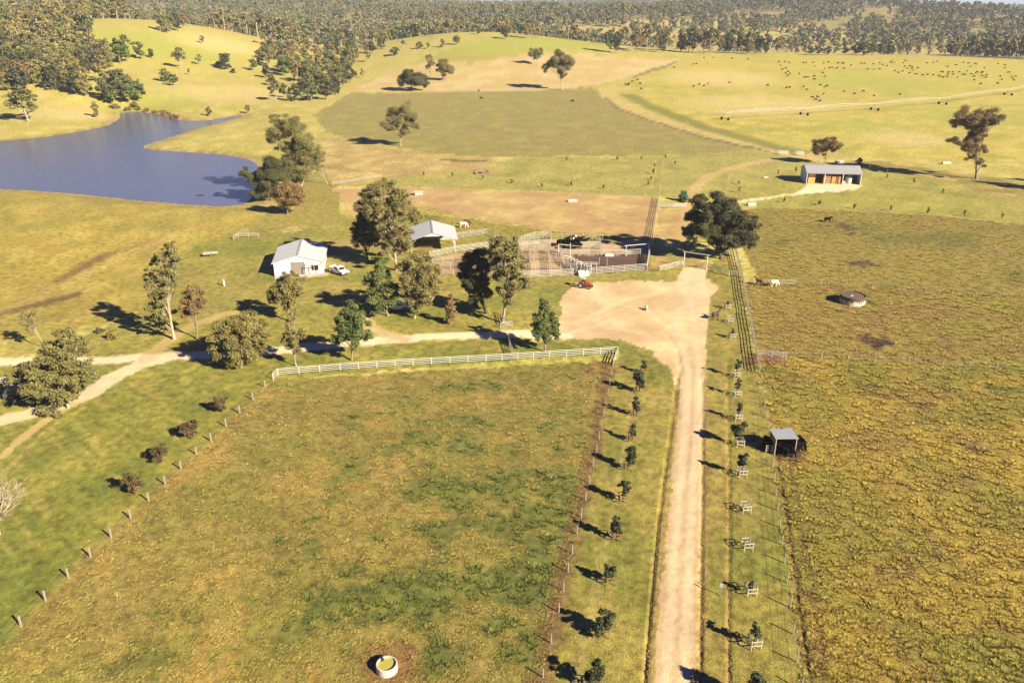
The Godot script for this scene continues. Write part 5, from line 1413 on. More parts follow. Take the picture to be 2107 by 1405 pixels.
# ------------------------------------------------------------------ animals
func body_mesh(bones: Array, cell: float, blend: float) -> ArrayMesh:
	# one continuous skin round tapered bones [from, to, radius, radius]
	var lo := Vector3.ONE * 1e9
	var hi := Vector3.ONE * -1e9
	for b in bones:
		for k in 2:
			var r: Vector3 = Vector3.ONE * (b[2 + k] + 2.0 * cell)
			lo = lo.min(b[k] - r)
			hi = hi.max(b[k] + r)
	var nx := int((hi.x - lo.x) / cell) + 2
	var ny := int((hi.y - lo.y) / cell) + 2
	var nz := int((hi.z - lo.z) / cell) + 2
	var f := PackedFloat32Array()
	f.resize(nx * ny * nz)
	f.fill(1.0)
	for b in bones:
		var m: float = maxf(b[2], b[3]) + blend + 2.0 * cell
		var p0: Vector3 = ((b[0].min(b[1]) - Vector3.ONE * m - lo) / cell).floor().max(Vector3.ZERO)
		var p1: Vector3 = ((b[0].max(b[1]) + Vector3.ONE * m - lo) / cell).ceil()
		var ab: Vector3 = b[1] - b[0]
		var l2 := maxf(ab.length_squared(), 1e-6)
		for z in range(int(p0.z), mini(int(p1.z) + 1, nz)):
			for y in range(int(p0.y), mini(int(p1.y) + 1, ny)):
				for x in range(int(p0.x), mini(int(p1.x) + 1, nx)):
					var p := lo + Vector3(x, y, z) * cell
					var t := clampf((p - b[0]).dot(ab) / l2, 0.0, 1.0)
					var d: float = p.distance_to(b[0] + ab * t) - lerpf(b[2], b[3], t)
					var i := (z * ny + y) * nx + x
					var g := f[i]
					var h := maxf(blend - absf(g - d), 0.0) / blend
					f[i] = minf(g, d) - h * h * blend * 0.25
	var st := SurfaceTool.new()
	st.begin(Mesh.PRIMITIVE_TRIANGLES)
	st.set_smooth_group(0)
	var at := {}
	var step := [1, nx, nx * ny]
	for z in nz - 1:
		for y in ny - 1:
			for x in nx - 1:
				var i := (z * ny + y) * nx + x
				var neg := 0
				var s := Vector3.ZERO
				var c := 0
				for q in 8:
					if f[i + (q & 1) + ((q >> 1) & 1) * nx + (q >> 2) * nx * ny] < 0.0:
						neg += 1
				if neg == 0 or neg == 8:
					continue
				for q in 8:
					for ax in 3:
						if (q >> ax) & 1 == 0:
							var j: int = i + (q & 1) + ((q >> 1) & 1) * nx + (q >> 2) * nx * ny
							var a := f[j]
							var e := f[j + step[ax]]
							if (a < 0.0) != (e < 0.0):
								var v := Vector3(x + (q & 1), y + ((q >> 1) & 1), z + (q >> 2))
								v[ax] += a / (a - e)
								s += v
								c += 1
				at[i] = at.size()
				st.add_vertex(lo + s / c * cell)
	for i in at:
		for ax in 3:
			var u: int = step[(ax + 1) % 3]
			var w: int = step[(ax + 2) % 3]
			if not (at.has(i - u) and at.has(i - w) and at.has(i - u - w)):
				continue
			var a := f[i]
			var e := f[i + step[ax]]
			if (a < 0.0) != (e < 0.0):
				var q := [at[i - u - w], at[i - w], at[i], at[i - u]]
				if a >= 0.0:
					q.reverse()
				for k in [0, 2, 1, 0, 3, 2]:
					st.add_index(q[k])
	st.generate_normals()
	return st.commit()

func V(x: float, y: float, z := 0.0) -> Vector3:
	return Vector3(x, y, z)

func cow_mesh(grazing: bool, cell: float) -> ArrayMesh:
	var b := [[V(-0.72, 0.98), V(-0.2, 0.95), 0.29, 0.33], [V(-0.2, 0.93), V(0.5, 0.97), 0.34, 0.32]]
	if grazing:
		b += [[V(0.6, 1.02), V(1.0, 0.62), 0.22, 0.14], [V(1.0, 0.6), V(1.2, 0.18), 0.13, 0.075]]
		b += [[V(1.0, 0.62, 0.1), V(0.97, 0.66, 0.25), 0.05, 0.03], [V(1.0, 0.62, -0.1), V(0.97, 0.66, -0.25), 0.05, 0.03]]
	else:
		b += [[V(0.6, 1.05), V(0.98, 1.28), 0.22, 0.15], [V(0.98, 1.28), V(1.35, 1.05), 0.14, 0.08]]
		b += [[V(0.98, 1.32, 0.1), V(0.93, 1.34, 0.26), 0.05, 0.03], [V(0.98, 1.32, -0.1), V(0.93, 1.34, -0.26), 0.05, 0.03]]
	for s in [-1.0, 1.0]:
		b += [[V(0.5, 0.85, s * 0.18), V(0.5, 0.4, s * 0.19), 0.14, 0.08], [V(0.5, 0.4, s * 0.19), V(0.5, 0.04, s * 0.19), 0.065, 0.06]]
		b += [[V(-0.68, 0.9, s * 0.17), V(-0.6, 0.55, s * 0.2), 0.2, 0.11], [V(-0.6, 0.55, s * 0.2), V(-0.76, 0.38, s * 0.2), 0.1, 0.07], [V(-0.76, 0.38, s * 0.2), V(-0.72, 0.04, s * 0.2), 0.065, 0.06]]
	b += [[V(-0.98, 1.1), V(-1.06, 0.55), 0.045, 0.04]]
	return body_mesh(b, cell, 0.12)

func horse_mesh(grazing: bool, cell: float) -> ArrayMesh:
	var b := [[V(-0.6, 1.22), V(-0.1, 1.15), 0.29, 0.29], [V(-0.1, 1.14), V(0.5, 1.2), 0.29, 0.29]]
	if grazing:
		b += [[V(0.6, 1.25), V(1.05, 0.72), 0.22, 0.12], [V(1.05, 0.72), V(1.28, 0.2), 0.12, 0.07]]
	else:
		b += [[V(0.6, 1.3), V(1.0, 1.85), 0.22, 0.12], [V(1.0, 1.86), V(1.4, 1.58), 0.12, 0.07], [V(0.98, 1.95, 0.06), V(0.98, 2.06, 0.07), 0.035, 0.02], [V(0.98, 1.95, -0.06), V(0.98, 2.06, -0.07), 0.035, 0.02]]
	for s in [-1.0, 1.0]:
		b += [[V(0.5, 1.05, s * 0.15), V(0.53, 0.55, s * 0.16), 0.13, 0.07], [V(0.53, 0.55, s * 0.16), V(0.5, 0.05, s * 0.16), 0.06, 0.06]]
		b += [[V(-0.58, 1.1, s * 0.15), V(-0.48, 0.75, s * 0.17), 0.2, 0.11], [V(-0.48, 0.75, s * 0.17), V(-0.68, 0.5, s * 0.17), 0.1, 0.065], [V(-0.68, 0.5, s * 0.17), V(-0.62, 0.05, s * 0.17), 0.06, 0.06]]
	b += [[V(-0.88, 1.3), V(-1.02, 0.75), 0.05, 0.07]]
	return body_mesh(b, cell, 0.1)

func animal(called: String, label: String, category: String, mesh: Mesh, m: Material, at: Vector2, turn: float, group := "", sc := 1.0):
	var t := part("body", mesh, m, self, g3(at), Basis(Vector3.UP, turn).scaled(Vector3.ONE * sc))
	t.name = numbered(called)
	tag(t, label, category, group)

func build_animals():
	var cow_a := cow_mesh(true, 0.085)
	var cow_b := cow_mesh(false, 0.085)
	var herd: PackedVector2Array = pv([74.88, -548.92, 76.93, -548.9, 80.74, -559.32, 85.32, -567.11, 84.77, -551.1, 82.02, -527.64, 117.34, -537.78, 122.57, -545.04, 124.31, -539, 129.2, -549.55, 144.32, -553.47, 165.86, -540.36, 174.89, -530.02, 177.43, -531.8, 121, -626.4, 139.1, -645.27, 141.89, -647.24, 156.24, -686.5, 164.51, -689.37, 178.9, -686.84, 190.59, -680.58, 211.03, -665.04, 215.65, -665.39, 217.45, -660.68, 199.17, -618.18, 204.17, -625.7, 199.45, -605.57, 195.41, -598.08, 197.61, -594.95, 192.56, -584.63, 204.44, -595.53, 205.19, -641.81])
	herd.append_array(pv([187.1, -533.95, 184.94, -521.42, 200.65, -541.78, 203.2, -537.01, 200.67, -533.74, 189.18, -503.18, 204.96, -512.84, 207.59, -502.88, 217.48, -514.06, 216.25, -495.22, 233.75, -499.93, 176.96, -488, 180.64, -489.66, 175.53, -478.12, 176.08, -472.6, 210.6, -582.94, 218.26, -583, 205.52, -567.65, 204.59, -578.8, 202.28, -577.77, 222.84, -600.66, 232.92, -624.89, 237.61, -628.12, 240.75, -631.33, 241.71, -625.31, 245.2, -631.58, 247.55, -626.22, 260.44, -645.42, 255.2, -658.63, 258.63, -658.96, 259.92, -659.08, 250.18, -665.35, 244.46, -659.78, 236.44, -660.51, 228.36, -659.87, 230.48, -660.03, 229.58, -636.91, 273.25, -658.3, 276.01, -658.6, 282.58, -657.89, 263.45, -621.74, 267.76, -620.81, 272.79, -622.95, 291.05, -666.29, 287.25, -651.34, 287.63, -644.56, 301.42, -669.97, 301.69, -667.69, 304.19, -669.58, 309.96, -666.52, 319.59, -684.2, 309.87, -686.92, 336.84, -672.8, 330.38, -670.22, 305.37, -644.39, 305.94, -641.73, 296.91, -630.43, 300.03, -629.44, 306.11, -633.2, 300.47, -642.5, 280.38, -613.9, 278.57, -603.94, 285.27, -611.87, 286.4, -603.25, 296.04, -618.59, 287.63, -595.98, 289.83, -590.55, 295.3, -594.73, 298.17, -592.1, 300.4, -589.45, 299.42, -583.92, 299.4, -580.13, 303.95, -584.15, 313.52, -612.13, 313.21, -609.13, 317.6, -609.46, 311.82, -598.57, 320.79, -609.71, 314.09, -595.87, 325.75, -610.1, 310.26, -581.76, 320.55, -595.72, 322.34, -595.84, 335.08, -616.99, 329.04, -599.75, 339.26, -611.22, 336.15, -606.78, 343.3, -611.57, 339.71, -605.28, 323.31, -585.23, 331.27, -589.06, 337.21, -594.57, 329.78, -581.74, 314.16, -567.51, 308.19, -547.8, 320.92, -550.78, 343.42, -588.18, 361.76, -610.13, 350.52, -586.96, 346.08, -577.22, 354.62, -588.94, 335.07, -571.19, 341.11, -567.22, 376.36, -640.93, 388.96, -663.29, 388.91, -672.96, 370.49, -674.1, 367.21, -665.53, 365.4, -673.28, 353.44, -647.23, 346.73, -656.49, 334.02, -644.18, 360.35, -640.41, 365.55, -681.75, 345.39, -684.29]))
	for p in herd:
		animal("cow", "black cow grazing in the scattered herd on the yellow hill pasture", "cow", cow_a if rng.randf() < 0.75 else cow_b, M.hide_black, p, rng.randf() * TAU, "cattle on the hill pasture", rng.randf_range(0.82, 0.98))
	var strays := pv([-18.24, -489.49, -20.92, -522.37, 34.82, -475.97, 75.77, -544.82])
	for k in 4:
		animal("cow", ["dark cow alone on the khaki paddock, left of centre", "dark cow at the top edge of the khaki paddock", "dark cow alone on the right side of the khaki paddock", "dark cow at the corner where the pale lane bends"][k], "cow", cow_a, M.hide_black, strays[k], k * 1.3)
	animal("cow", "lone black cow walking below the machinery shed", "cow", cow_b, M.hide_black, Vector2(85.43, -211.06), 0.2, "", 1.1)
	var near_a := cow_mesh(true, 0.06)
	var near_b := cow_mesh(false, 0.06)
	animal("cow", "dark red cow in the pen right of the tall centre gum", "cow", near_b, M.hide_dark, Vector2(2.57, -171.63), 0.1)
	var pen: PackedVector2Array = pv([11.44, -187.85, 12.34, -189.11, 12.98, -187.85, 13.92, -189.54, 14.66, -188.27, 15.62, -189.96, 16.21, -188.27, 17.02, -189.54, 17.89, -189.96, 13.82, -191.68, 15.26, -191.68, 16.71, -191.68, 12.5, -185.78, 14.35, -185.37, 15.78, -185.78])
	for k in pen.size():
		animal("cow", "black cow packed in the group behind the draft gate", "cow", near_b, M.hide_black, pen[k], rng.randf() * TAU, "black cattle in the yards", rng.randf_range(1.05, 1.2))
	animal("cow", "cream cow among the black cattle in the yards", "cow", near_b, M.hide_cream, Vector2(15.47, -191.25), 1.2, "", 1.15)
	var sh: PackedVector2Array = pv([34.44, -92.74, 34.85, -91.49, 35.52, -90.75, 36.49, -90.99, 37.64, -91.74, 38.75, -92.74, 35.7, -93, 37.52, -93])
	for k in sh.size():
		animal("cow", "black cow crowding round the small feed shelter", "cow", near_a if k % 2 else near_b, M.hide_black, sh[k], rng.randf() * TAU, "black cattle at the shelter", 1.1)
	var h_a := horse_mesh(true, 0.055)
	var h_b := horse_mesh(false, 0.055)
	animal("horse", "brown horse at the right edge of the gravel yard by the tree guards", "horse", h_b, M.hide_dark, Vector2(38.23, -139.43), 0.5)
	animal("horse", "brown horse standing beside the pale gate", "horse", h_b, M.hide_brown, Vector2(51.93, -158.62), 2.4)
	animal("horse", "cream horse standing just right of the brown horse at the gate", "horse", h_a, M.hide_cream, Vector2(54.91, -158.01), 0.3)
	animal("horse", "cream horse grazing behind the pavilion", "horse", h_a, M.hide_cream, Vector2(-12.88, -205.08), 0.1, "", 1.1)
	animal("horse", "brown horse grazing behind the cream horse", "horse", h_a, M.hide_brown, Vector2(-11.85, -207.55), -0.2, "", 1.1)

# ------------------------------------------------------------------ vehicles
func wheel(t: Node3D, at: Vector3, r: float, w: float, rim := "rim"):
	var b := Basis(Vector3.RIGHT, PI / 2)
	var o := part("wheel", lathe([Vector2(r * 0.55, -w / 2), Vector2(r * 0.92, -w / 2), Vector2(r, -w / 2 + w * 0.18), Vector2(r, w / 2 - w * 0.18), Vector2(r * 0.92, w / 2), Vector2(r * 0.55, w / 2)], 18), M.tyre, t, at, b)
	part("rim", lathe([Vector2(0.01, -w * 0.3), Vector2(r * 0.56, -w * 0.42), Vector2(r * 0.56, w * 0.42), Vector2(0.01, w * 0.3)], 14), M[rim], o)

func ute(label: String, at: Vector2, turn: float, tray: bool, paint := "car_white"):
	var t := thing("ute" if tray else "car", label, "ute" if tray else "car", g3(at), turn)
	var m: Material = M[paint]
	var low := PackedVector2Array([V2(-2.5, 0.45), V2(-1.95, 0.4), V2(-1.9, 0.62), V2(-1.6, 0.82), V2(-1.2, 0.82), V2(-0.9, 0.62), V2(-0.85, 0.4), V2(1.0, 0.4), V2(1.05, 0.62), V2(1.35, 0.82), V2(1.75, 0.82), V2(2.05, 0.62), V2(2.1, 0.42), V2(2.45, 0.5), V2(2.5, 0.75), V2(2.4, 0.98), V2(1.2, 1.12), V2(-2.5, 1.08)])
	part("body", extrude(low, 1.8), m, t)
	var cab: PackedVector2Array
	if tray:
		cab = PackedVector2Array([V2(-0.75, 1.08), V2(1.25, 1.1), V2(0.65, 1.68), V2(0.4, 1.76), V2(-0.55, 1.76), V2(-0.72, 1.66)])
	else:
		cab = PackedVector2Array([V2(-2.3, 1.06), V2(1.25, 1.1), V2(0.6, 1.62), V2(0.3, 1.7), V2(-1.7, 1.7), V2(-2.1, 1.6)])
	part("cab", extrude(cab, 1.6), m, t)
	var g := PackedVector2Array()
	for q in cab:
		g.append(Vector2(q.x * 0.88 + (0.02 if tray else -0.03), (q.y - 1.08) * 0.74 + 1.13))
	part("side_window", extrude(g, 1.62), M.glass_dark, t)
	var a := cab[1]
	var b := cab[2]
	bar("windscreen", Vector3(lerpf(a.x, b.x, 0.12) + 0.02, lerpf(a.y, b.y, 0.12) + 0.02, 0), Vector3(lerpf(a.x, b.x, 0.92) + 0.02, lerpf(a.y, b.y, 0.92) + 0.02, 0), 1.4, 0.03, M.glass_dark, t)
	if tray:
		block("tray_floor", Vector3(-1.65, 1.1, 0), Vector3(1.75, 0.08, 1.86), M.galv, t)
		for s in [-1.0, 1.0]:
			block("tray_side", Vector3(-1.65, 1.27, s * 0.91), Vector3(1.75, 0.28, 0.05), m, t)
		block("tailgate", Vector3(-2.5, 1.27, 0), Vector3(0.05, 0.28, 1.76), m, t)
		bar("headboard", Vector3(-0.8, 1.72, -0.8), Vector3(-0.8, 1.72, 0.8), 0.06, 0.06, M.black, t)
	for s in [-1.0, 1.0]:
		wheel(t, Vector3(-1.4, 0.38, s * 0.8), 0.38, 0.26)
		wheel(t, Vector3(1.55, 0.38, s * 0.8), 0.38, 0.26)
		block("headlight", Vector3(2.43, 0.8, s * 0.68), Vector3(0.12, 0.18, 0.34), M.lamp, t)
		block("tail_light", Vector3(-2.5, 0.85, s * 0.78), Vector3(0.06, 0.22, 0.14), M.red_lamp, t)
		block("mirror", Vector3(0.95, 1.22, s * 0.95), Vector3(0.1, 0.18, 0.2), M.black, t)
	block("bumper", Vector3(2.48, 0.55, 0), Vector3(0.14, 0.2, 1.7), M.black, t)
	block("grille", Vector3(2.46, 0.78, 0), Vector3(0.08, 0.16, 0.95), M.black, t)

func V2(x: float, y: float) -> Vector2:
	return Vector2(x, y)

func tractor(label: String, at: Vector2, turn: float, paint: Material, rim: String, cab: bool, sc: float):
	var t := thing("tractor", label, "tractor", g3(at), turn)
	var k := Node3D.new()
	part("hood", extrude(PackedVector2Array([V2(0.1, 0.75), V2(1.7, 0.7), V2(1.75, 1.25), V2(1.6, 1.38), V2(0.1, 1.5)]), 0.75), paint, t)
	block("chassis", Vector3(0.5, 0.65, 0), Vector3(2.6, 0.3, 0.45), M.black, t)
	block("grille", Vector3(1.75, 1.0, 0), Vector3(0.05, 0.45, 0.6), M.black, t)
	for s in [-1.0, 1.0]:
		wheel(t, Vector3(-0.55, 0.8, s * 0.85), 0.8, 0.45, rim)
		wheel(t, Vector3(1.45, 0.48, s * 0.75), 0.48, 0.3, rim)
		part("mudguard", extrude(PackedVector2Array([V2(-1.4, 1.2), V2(-1.1, 1.62), V2(-0.2, 1.68), V2(0.15, 1.4), V2(0.1, 1.38), V2(-0.25, 1.62), V2(-1.05, 1.56), V2(-1.34, 1.18)]), 0.4), paint, t, Vector3(0, 0, s * 0.8))
		bar("cab_post", Vector3(-1.0, 1.5, s * 0.55), Vector3(-0.95, 2.45, s * 0.55), 0.08, 0.08, paint if cab else M.black, t)
		bar("cab_post", Vector3(0.15, 1.4, s * 0.55), Vector3(0.0, 2.45, s * 0.55), 0.08, 0.08, paint if cab else M.black, t)
	block("seat", Vector3(-0.55, 1.3, 0), Vector3(0.5, 0.5, 0.5), M.black, t)
	bar("exhaust", Vector3(0.9, 1.4, 0.2), Vector3(0.9, 2.2, 0.2), 0.08, 0.08, M.black, t)
	block("roof", Vector3(-0.48, 2.5, 0), Vector3(1.4, 0.12, 1.3), paint if cab else M.white_paint, t)
	if cab:
		block("window", Vector3(-0.45, 1.95, 0), Vector3(1.0, 0.9, 1.02), M.glass_dark, t)
	else:
		bar("steering_wheel", Vector3(-0.05, 1.65, -0.18), Vector3(-0.05, 1.65, 0.18), 0.05, 0.3, M.black, t)
	k.free()
	t.scale = Vector3.ONE * sc

func build_vehicles():
	ute("white tray ute parked on the grass right of the white shed", Vector2(-38.1, -167.53), -0.75, true)
	ute("white car parked in deep shade under the green leafy tree", Vector2(-22.3, -144.67), 0.15, false)
	ute("dark vehicle hidden in deep shade beneath the massive gum", Vector2(-74.1, -107.9), 0.3, false, "car_dark")
	tractor("small red tractor parked at the top of the gravel yard", Vector2(15.16, -157.39), -0.5, M.red_paint, "white_paint", false, 0.85)
	tractor("green tractor parked on the lane above the huge gate tree", Vector2(51.49, -235.53), -1.3, M.green_paint, "yellow_paint", true, 1.15)

# ------------------------------------------------------------------ small things
func guard(label: String, at: Vector2, m: Material, group: String, w := 0.95, h := 1.15):
	var t := thing("tree_guard", label, "tree guard", g3(at), rng.randf_range(-0.08, 0.08) + 0.08, group)
	for x in [-1.0, 1.0]:
		for z in [-1.0, 1.0]:
			bar("post", Vector3(x * w / 2, -0.2, z * w / 2), Vector3(x * w / 2 + rng.randf_range(-0.02, 0.02), h, z * w / 2), 0.07, 0.07, m, t)
	for y in [0.55, 1.02]:
		for s in [-1.0, 1.0]:
			bar("rail", Vector3(-w / 2 - 0.05, y, s * (w / 2 + 0.06)), Vector3(w / 2 + 0.05, y, s * (w / 2 + 0.06)), 0.03, 0.1, m, t)
			bar("rail", Vector3(s * (w / 2 + 0.06), y + 0.02, -w / 2 + 0.0), Vector3(s * (w / 2 + 0.06), y + 0.02, w / 2 - 0.0), 0.03, 0.1, m, t)

func build_small_things():
	var right := [[Vector2(41.86, -144.83), 1.5, 0.5], [Vector2(40.54, -137.71), 0, 0], [Vector2(39.1, -130.27), 1.7, 0.6], [Vector2(35.75, -114.37), 3.0, 1.1], [Vector2(34.04, -107.76), 2.7, 0.9], [Vector2(32.24, -100.3), 2.6, 0.9], [Vector2(30.6, -93), 3.2, 2.1], [Vector2(28.93, -85.72), 3.1, 1.2], [Vector2(27.38, -78.12), 0, 0], [Vector2(25.67, -71.18), 0, 0], [Vector2(24.05, -63.96), 1.5, 0.5], [Vector2(22.46, -56.85), 2.4, 1.0], [Vector2(20.79, -49.58), 3.4, 1.9]]
	for k in right.size():
		guard("pale timber tree guard in the row right of the driveway, %s from the yard end" % ORD[k], right[k][0], M.guard, "tree guards right of the driveway")
		if right[k][1] > 0.0:
			small_tree("young_tree", "young tree in the %s guard from the yard end, right row" % ORD[k], "tree", right[k][0], right[k][1] * 1.2, right[k][2] * 1.25, "young", "young trees right of the driveway", 0.22)
	var left := [[Vector2(21.21, -115.81), 2.2, 0.9], [Vector2(19.54, -109.23), 3.3, 1.7], [Vector2(17.99, -101.6), 2.9, 1.2], [Vector2(16.34, -94.28), 2.5, 1.0], [Vector2(14.8, -87.19), 3.1, 1.9], [Vector2(13.27, -80.1), 2.9, 1.4], [Vector2(11.64, -72.8), 2.9, 1.4], [Vector2(10.11, -65.57), 2.1, 1.3], [Vector2(8.63, -58.2), 2.5, 1.7], [Vector2(7.11, -51.75), 2.9, 1.6]]
	for k in left.size():
		guard("brown timber tree guard in the row left of the driveway, %s from the yard end" % ORD[k], left[k][0], M.brown_timber, "tree guards left of the driveway", 0.9, 1.1)
		small_tree("young_tree", "young tree in the %s guard from the yard end, left row" % ORD[k], "tree", left[k][0], left[k][1] * 1.15, left[k][2] * 1.3, "young", "young trees left of the driveway", 0.12)
	var rows := [
		["from the left along the machinery shed lawn's lower edge", [80.82, -233.65, 90.12, -230.59, 98.64, -225.85, 107.98, -223.54, 117.02, -220.15, 125.69, -217.4, 134.54, -214.18], 1.9],
		["from the left in the row right of the machinery shed", [126.91, -283.82, 126.59, -268.75, 131.3, -259.48, 133.26, -244.59], 2.2],
		["of four on the lawn left of the machinery shed", [91.47, -274.47, 99.31, -279.52, 74, -258.78, 71, -247.34], 2.0],
		["from the left on the strip above the bare paddock", [-30.17, -272.93, -20.25, -271.29, -9.86, -267.28, -0.08, -261.08, 9.61, -255.14, 19.24, -256.6, 29.22, -252.97], 1.8],
		["from the left just below the khaki paddock", [20.39, -299.7, 39.47, -301.63, 48.73, -302.6, 58.58, -306.58, 59.54, -292.99], 1.8],
		["from the top in the file beside the pale fence", [51.03, -286.59, 48.82, -276.19, 46.58, -266.45, 44.44, -258.06], 1.8],
	]
	for r in rows:
		var p := pv(r[1])
		for k in p.size():
			small_tree("sapling", "%s sapling %s" % [ORD[k], r[0]], "sapling", p[k], r[2] * rng.randf_range(0.7, 1.15), rng.randf_range(0.7, 1.1), "olive" if rng.randf() < 0.5 else "green", "planted saplings", 0.05)
	# round concrete tank with rust-dark rim
	var t := thing("water_tank", "round stained concrete water tank in the right paddock", "tank", g3(Vector2(67.61, -148.63)))
	part("tank_wall", lathe([Vector2(2.42, -0.2), Vector2(2.42, 0.95)], 40), M.concrete_light, t)
	part("tank_band", lathe([Vector2(2.42, 0.95), Vector2(2.45, 0.97), Vector2(2.45, 1.6), Vector2(2.3, 1.62), Vector2(2.28, 1.35)], 40), weathered(Color(0.10, 0.06, 0.045), 0.4, 0.9), t)
	part("tank_lid", lathe([Vector2(2.3, 1.45), Vector2(1.2, 1.5), Vector2(0.01, 1.52)], 40), weathered(Color(0.11, 0.075, 0.065), 0.35, 0.5), t)
	var stain := weathered(Color(0.12, 0.075, 0.055), 0.4, 1.2)
	for k in 26:
		var a := TAU * k / 26.0 + rng.randf_range(-0.08, 0.08)
		var l := rng.randf_range(0.1, 0.55)
		block("rust_streak", Vector3(cos(a) * 2.43, 0.97 - l / 2, sin(a) * 2.43), Vector3(0.012, l, rng.randf_range(0.15, 0.4)), stain, t, -a)
	block("hatch", Vector3(-0.4, 1.54, 0.3), Vector3(0.6, 0.06, 0.5), M.concrete, t)
	# concrete trough in the middle paddock
	t = thing("round_trough", "round white concrete trough of yellow-green water at the bottom edge", "trough", g3(Vector2(-11.19, -54.05)))
	part("trough_wall", lathe([Vector2(0.96, -0.1), Vector2(0.98, 0.1), Vector2(0.95, 0.72), Vector2(0.92, 0.75), Vector2(0.84, 0.75), Vector2(0.82, 0.7), Vector2(0.82, 0.3)], 36), M.concrete_light, t)
	part("water", lathe([Vector2(0.83, 0.56), Vector2(0.01, 0.561)], 36), weathered(Color(0.34, 0.31, 0.07), 0.15, 1.0, 0.15), t)
	block("float_box", Vector3(-0.45, 0.68, -0.55), Vector3(0.24, 0.22, 0.3), M.black, t, 0.5)
	bar("pipe", Vector3(-0.5, 0.72, -0.6), Vector3(-0.75, 0.72, -0.85), 0.06, 0.06, M.black, t)
	# picnic table in front of the shed
	t = thing("picnic_table", "timber picnic table in front of the white shed", "table", g3(Vector2(-45.25, -163.34)), 0.3)
	for k in 4:
		block("top_board", Vector3(0, 0.75, -0.33 + k * 0.22), Vector3(1.9, 0.05, 0.2), M.brown_timber, t)
	for s in [-1.0, 1.0]:
		block("bench", Vector3(0, 0.45, s * 0.72), Vector3(1.9, 0.05, 0.28), M.brown_timber, t)
		bar("leg", Vector3(s * 0.65, -0.05, -0.65), Vector3(s * 0.65, 0.74, 0.15), 0.08, 0.1, M.brown_timber, t)
		bar("leg", Vector3(s * 0.72, -0.05, 0.65), Vector3(s * 0.72, 0.74, -0.15), 0.08, 0.1, M.brown_timber, t)
		bar("cross_beam", Vector3(s * 0.68, 0.42, -0.8), Vector3(s * 0.68, 0.42, 0.8), 0.06, 0.08, M.brown_timber, t)
	# white marker post on the lawn
	t = thing("marker_post", "short white post standing alone on the lawn left of the shed", "post", g3(Vector2(-61.63, -161.57)))
	part("shaft", tube_mesh([Vector3(0, -0.2, 0), Vector3(-0.05, 1.25, 0)], [0.2, 0.19], 12), M.white_paint, t)
	part("cap", lathe([Vector2(0.21, 0), Vector2(0.18, 0.12), Vector2(0.01, 0.16)], 12), M.white_paint, t, Vector3(-0.05, 1.24, 0))
	# sign beside the driveway
	t = thing("road_sign", "small white sign on a post beside the driveway, back to the yard", "sign", g3(Vector2(20.94, -63.68)), -0.35)
	bar("post", Vector3(0, -0.2, 0), Vector3(0, 1.35, 0), 0.07, 0.07, M.pale_timber, t)
	block("sign_board", Vector3(0, 1.35, 0.06), Vector3(0.32, 0.5, 0.03), M.white_paint, t)
	# stump and marker in the yard
	t = thing("boulder", "pale stone on the gravel yard with a tuft of dry grass", "stone", g3(Vector2(26.06, -144.57)))
	part("stone", lathe([Vector2(0.34, -0.1), Vector2(0.36, 0.25), Vector2(0.24, 0.85), Vector2(0.01, 0.95)], 9), M.concrete_light, t)
	part("grass_tuft", leaf_tuft(60, 0.5, 0.7, Color(0.22, 0.16, 0.05)), M.leaf, t, Vector3(-0.3, 0, 0.35))
	# floating platform on the lake
	t = thing("floating_pontoon", "small dark pontoon floating on the lake", "pontoon", Vector3(-97.5, WATER, -246.8), 0.1)
	block("deck", Vector3(0, 0.12, 0), Vector3(2.4, 0.2, 1.2), M.black, t)
	for s in [-1.0, 1.0]:
		part("float", tube_mesh([Vector3(-1.2, 0.0, s * 0.45), Vector3(1.2, 0.0, s * 0.45)], [0.2, 0.2], 10), M.black, t)
	# troughs, feeders and boxes in the paddocks
	for e in [[Vector2(18.04, -234.92), "white trough lying in the bare paddock", 2.6, 0.9, 0.7], [Vector2(70.15, -230), "white trough by the gravel track to the machinery shed", 2.4, 0.9, 0.9], [Vector2(85.87, -269.59), "small white trough on the lawn left of the machinery shed", 1.6, 0.7, 0.4], [Vector2(159.57, -294.67), "white trough at the foot of the layered gum's hill", 3.2, 1.0, 0.8], [Vector2(120.71, -295.69), "white trough just behind the machinery shed roof", 3.2, 1.0, 1.0]]:
		t = thing("paddock_trough", e[1], "trough", g3(e[0]), 0.1)
		trough_parts(t, e[2], e[3], e[4], M.concrete_light)
	t = thing("feed_box", "white-topped feed box in the left of the bare paddock", "feeder", g3(Vector2(-28.87, -243.99)), 0.15)
	block("box", Vector3(0, 0.5, 0), Vector3(2.4, 1.0, 1.3), M.galv, t)
	block("lid", Vector3(0, 1.06, 0.05), Vector3(2.7, 0.1, 1.6), M.white_paint, t)
	for e in [[Vector2(105.59, -313.72), "pale panel trailer left of the pair beside the lane end", 3.6], [Vector2(111.67, -312.65), "pale panel trailer right of the pair beside the lane end", 3.0]]:
		t = thing("stock_crate", e[1], "stock crate", g3(e[0]), 0.08)
		for y in [0.3, 0.65, 1.0, 1.35]:
			for s in [-0.9, 0.9]:
				bar("slat", Vector3(-e[2] / 2, y, s), Vector3(e[2] / 2, y, s), 0.05, 0.18, M.galv, t)
		for x in [-0.5, 0.0, 0.5]:
			for s in [-0.84, 0.84]:
				bar("post", Vector3(x * e[2], -0.1, s), Vector3(x * e[2], 1.5, s), 0.1, 0.06, M.galv, t)
	t = thing("junk_pile", "pile of pale logs and iron sheets on the rough strip", "pile", g3(Vector2(-10.73, -277.93)))
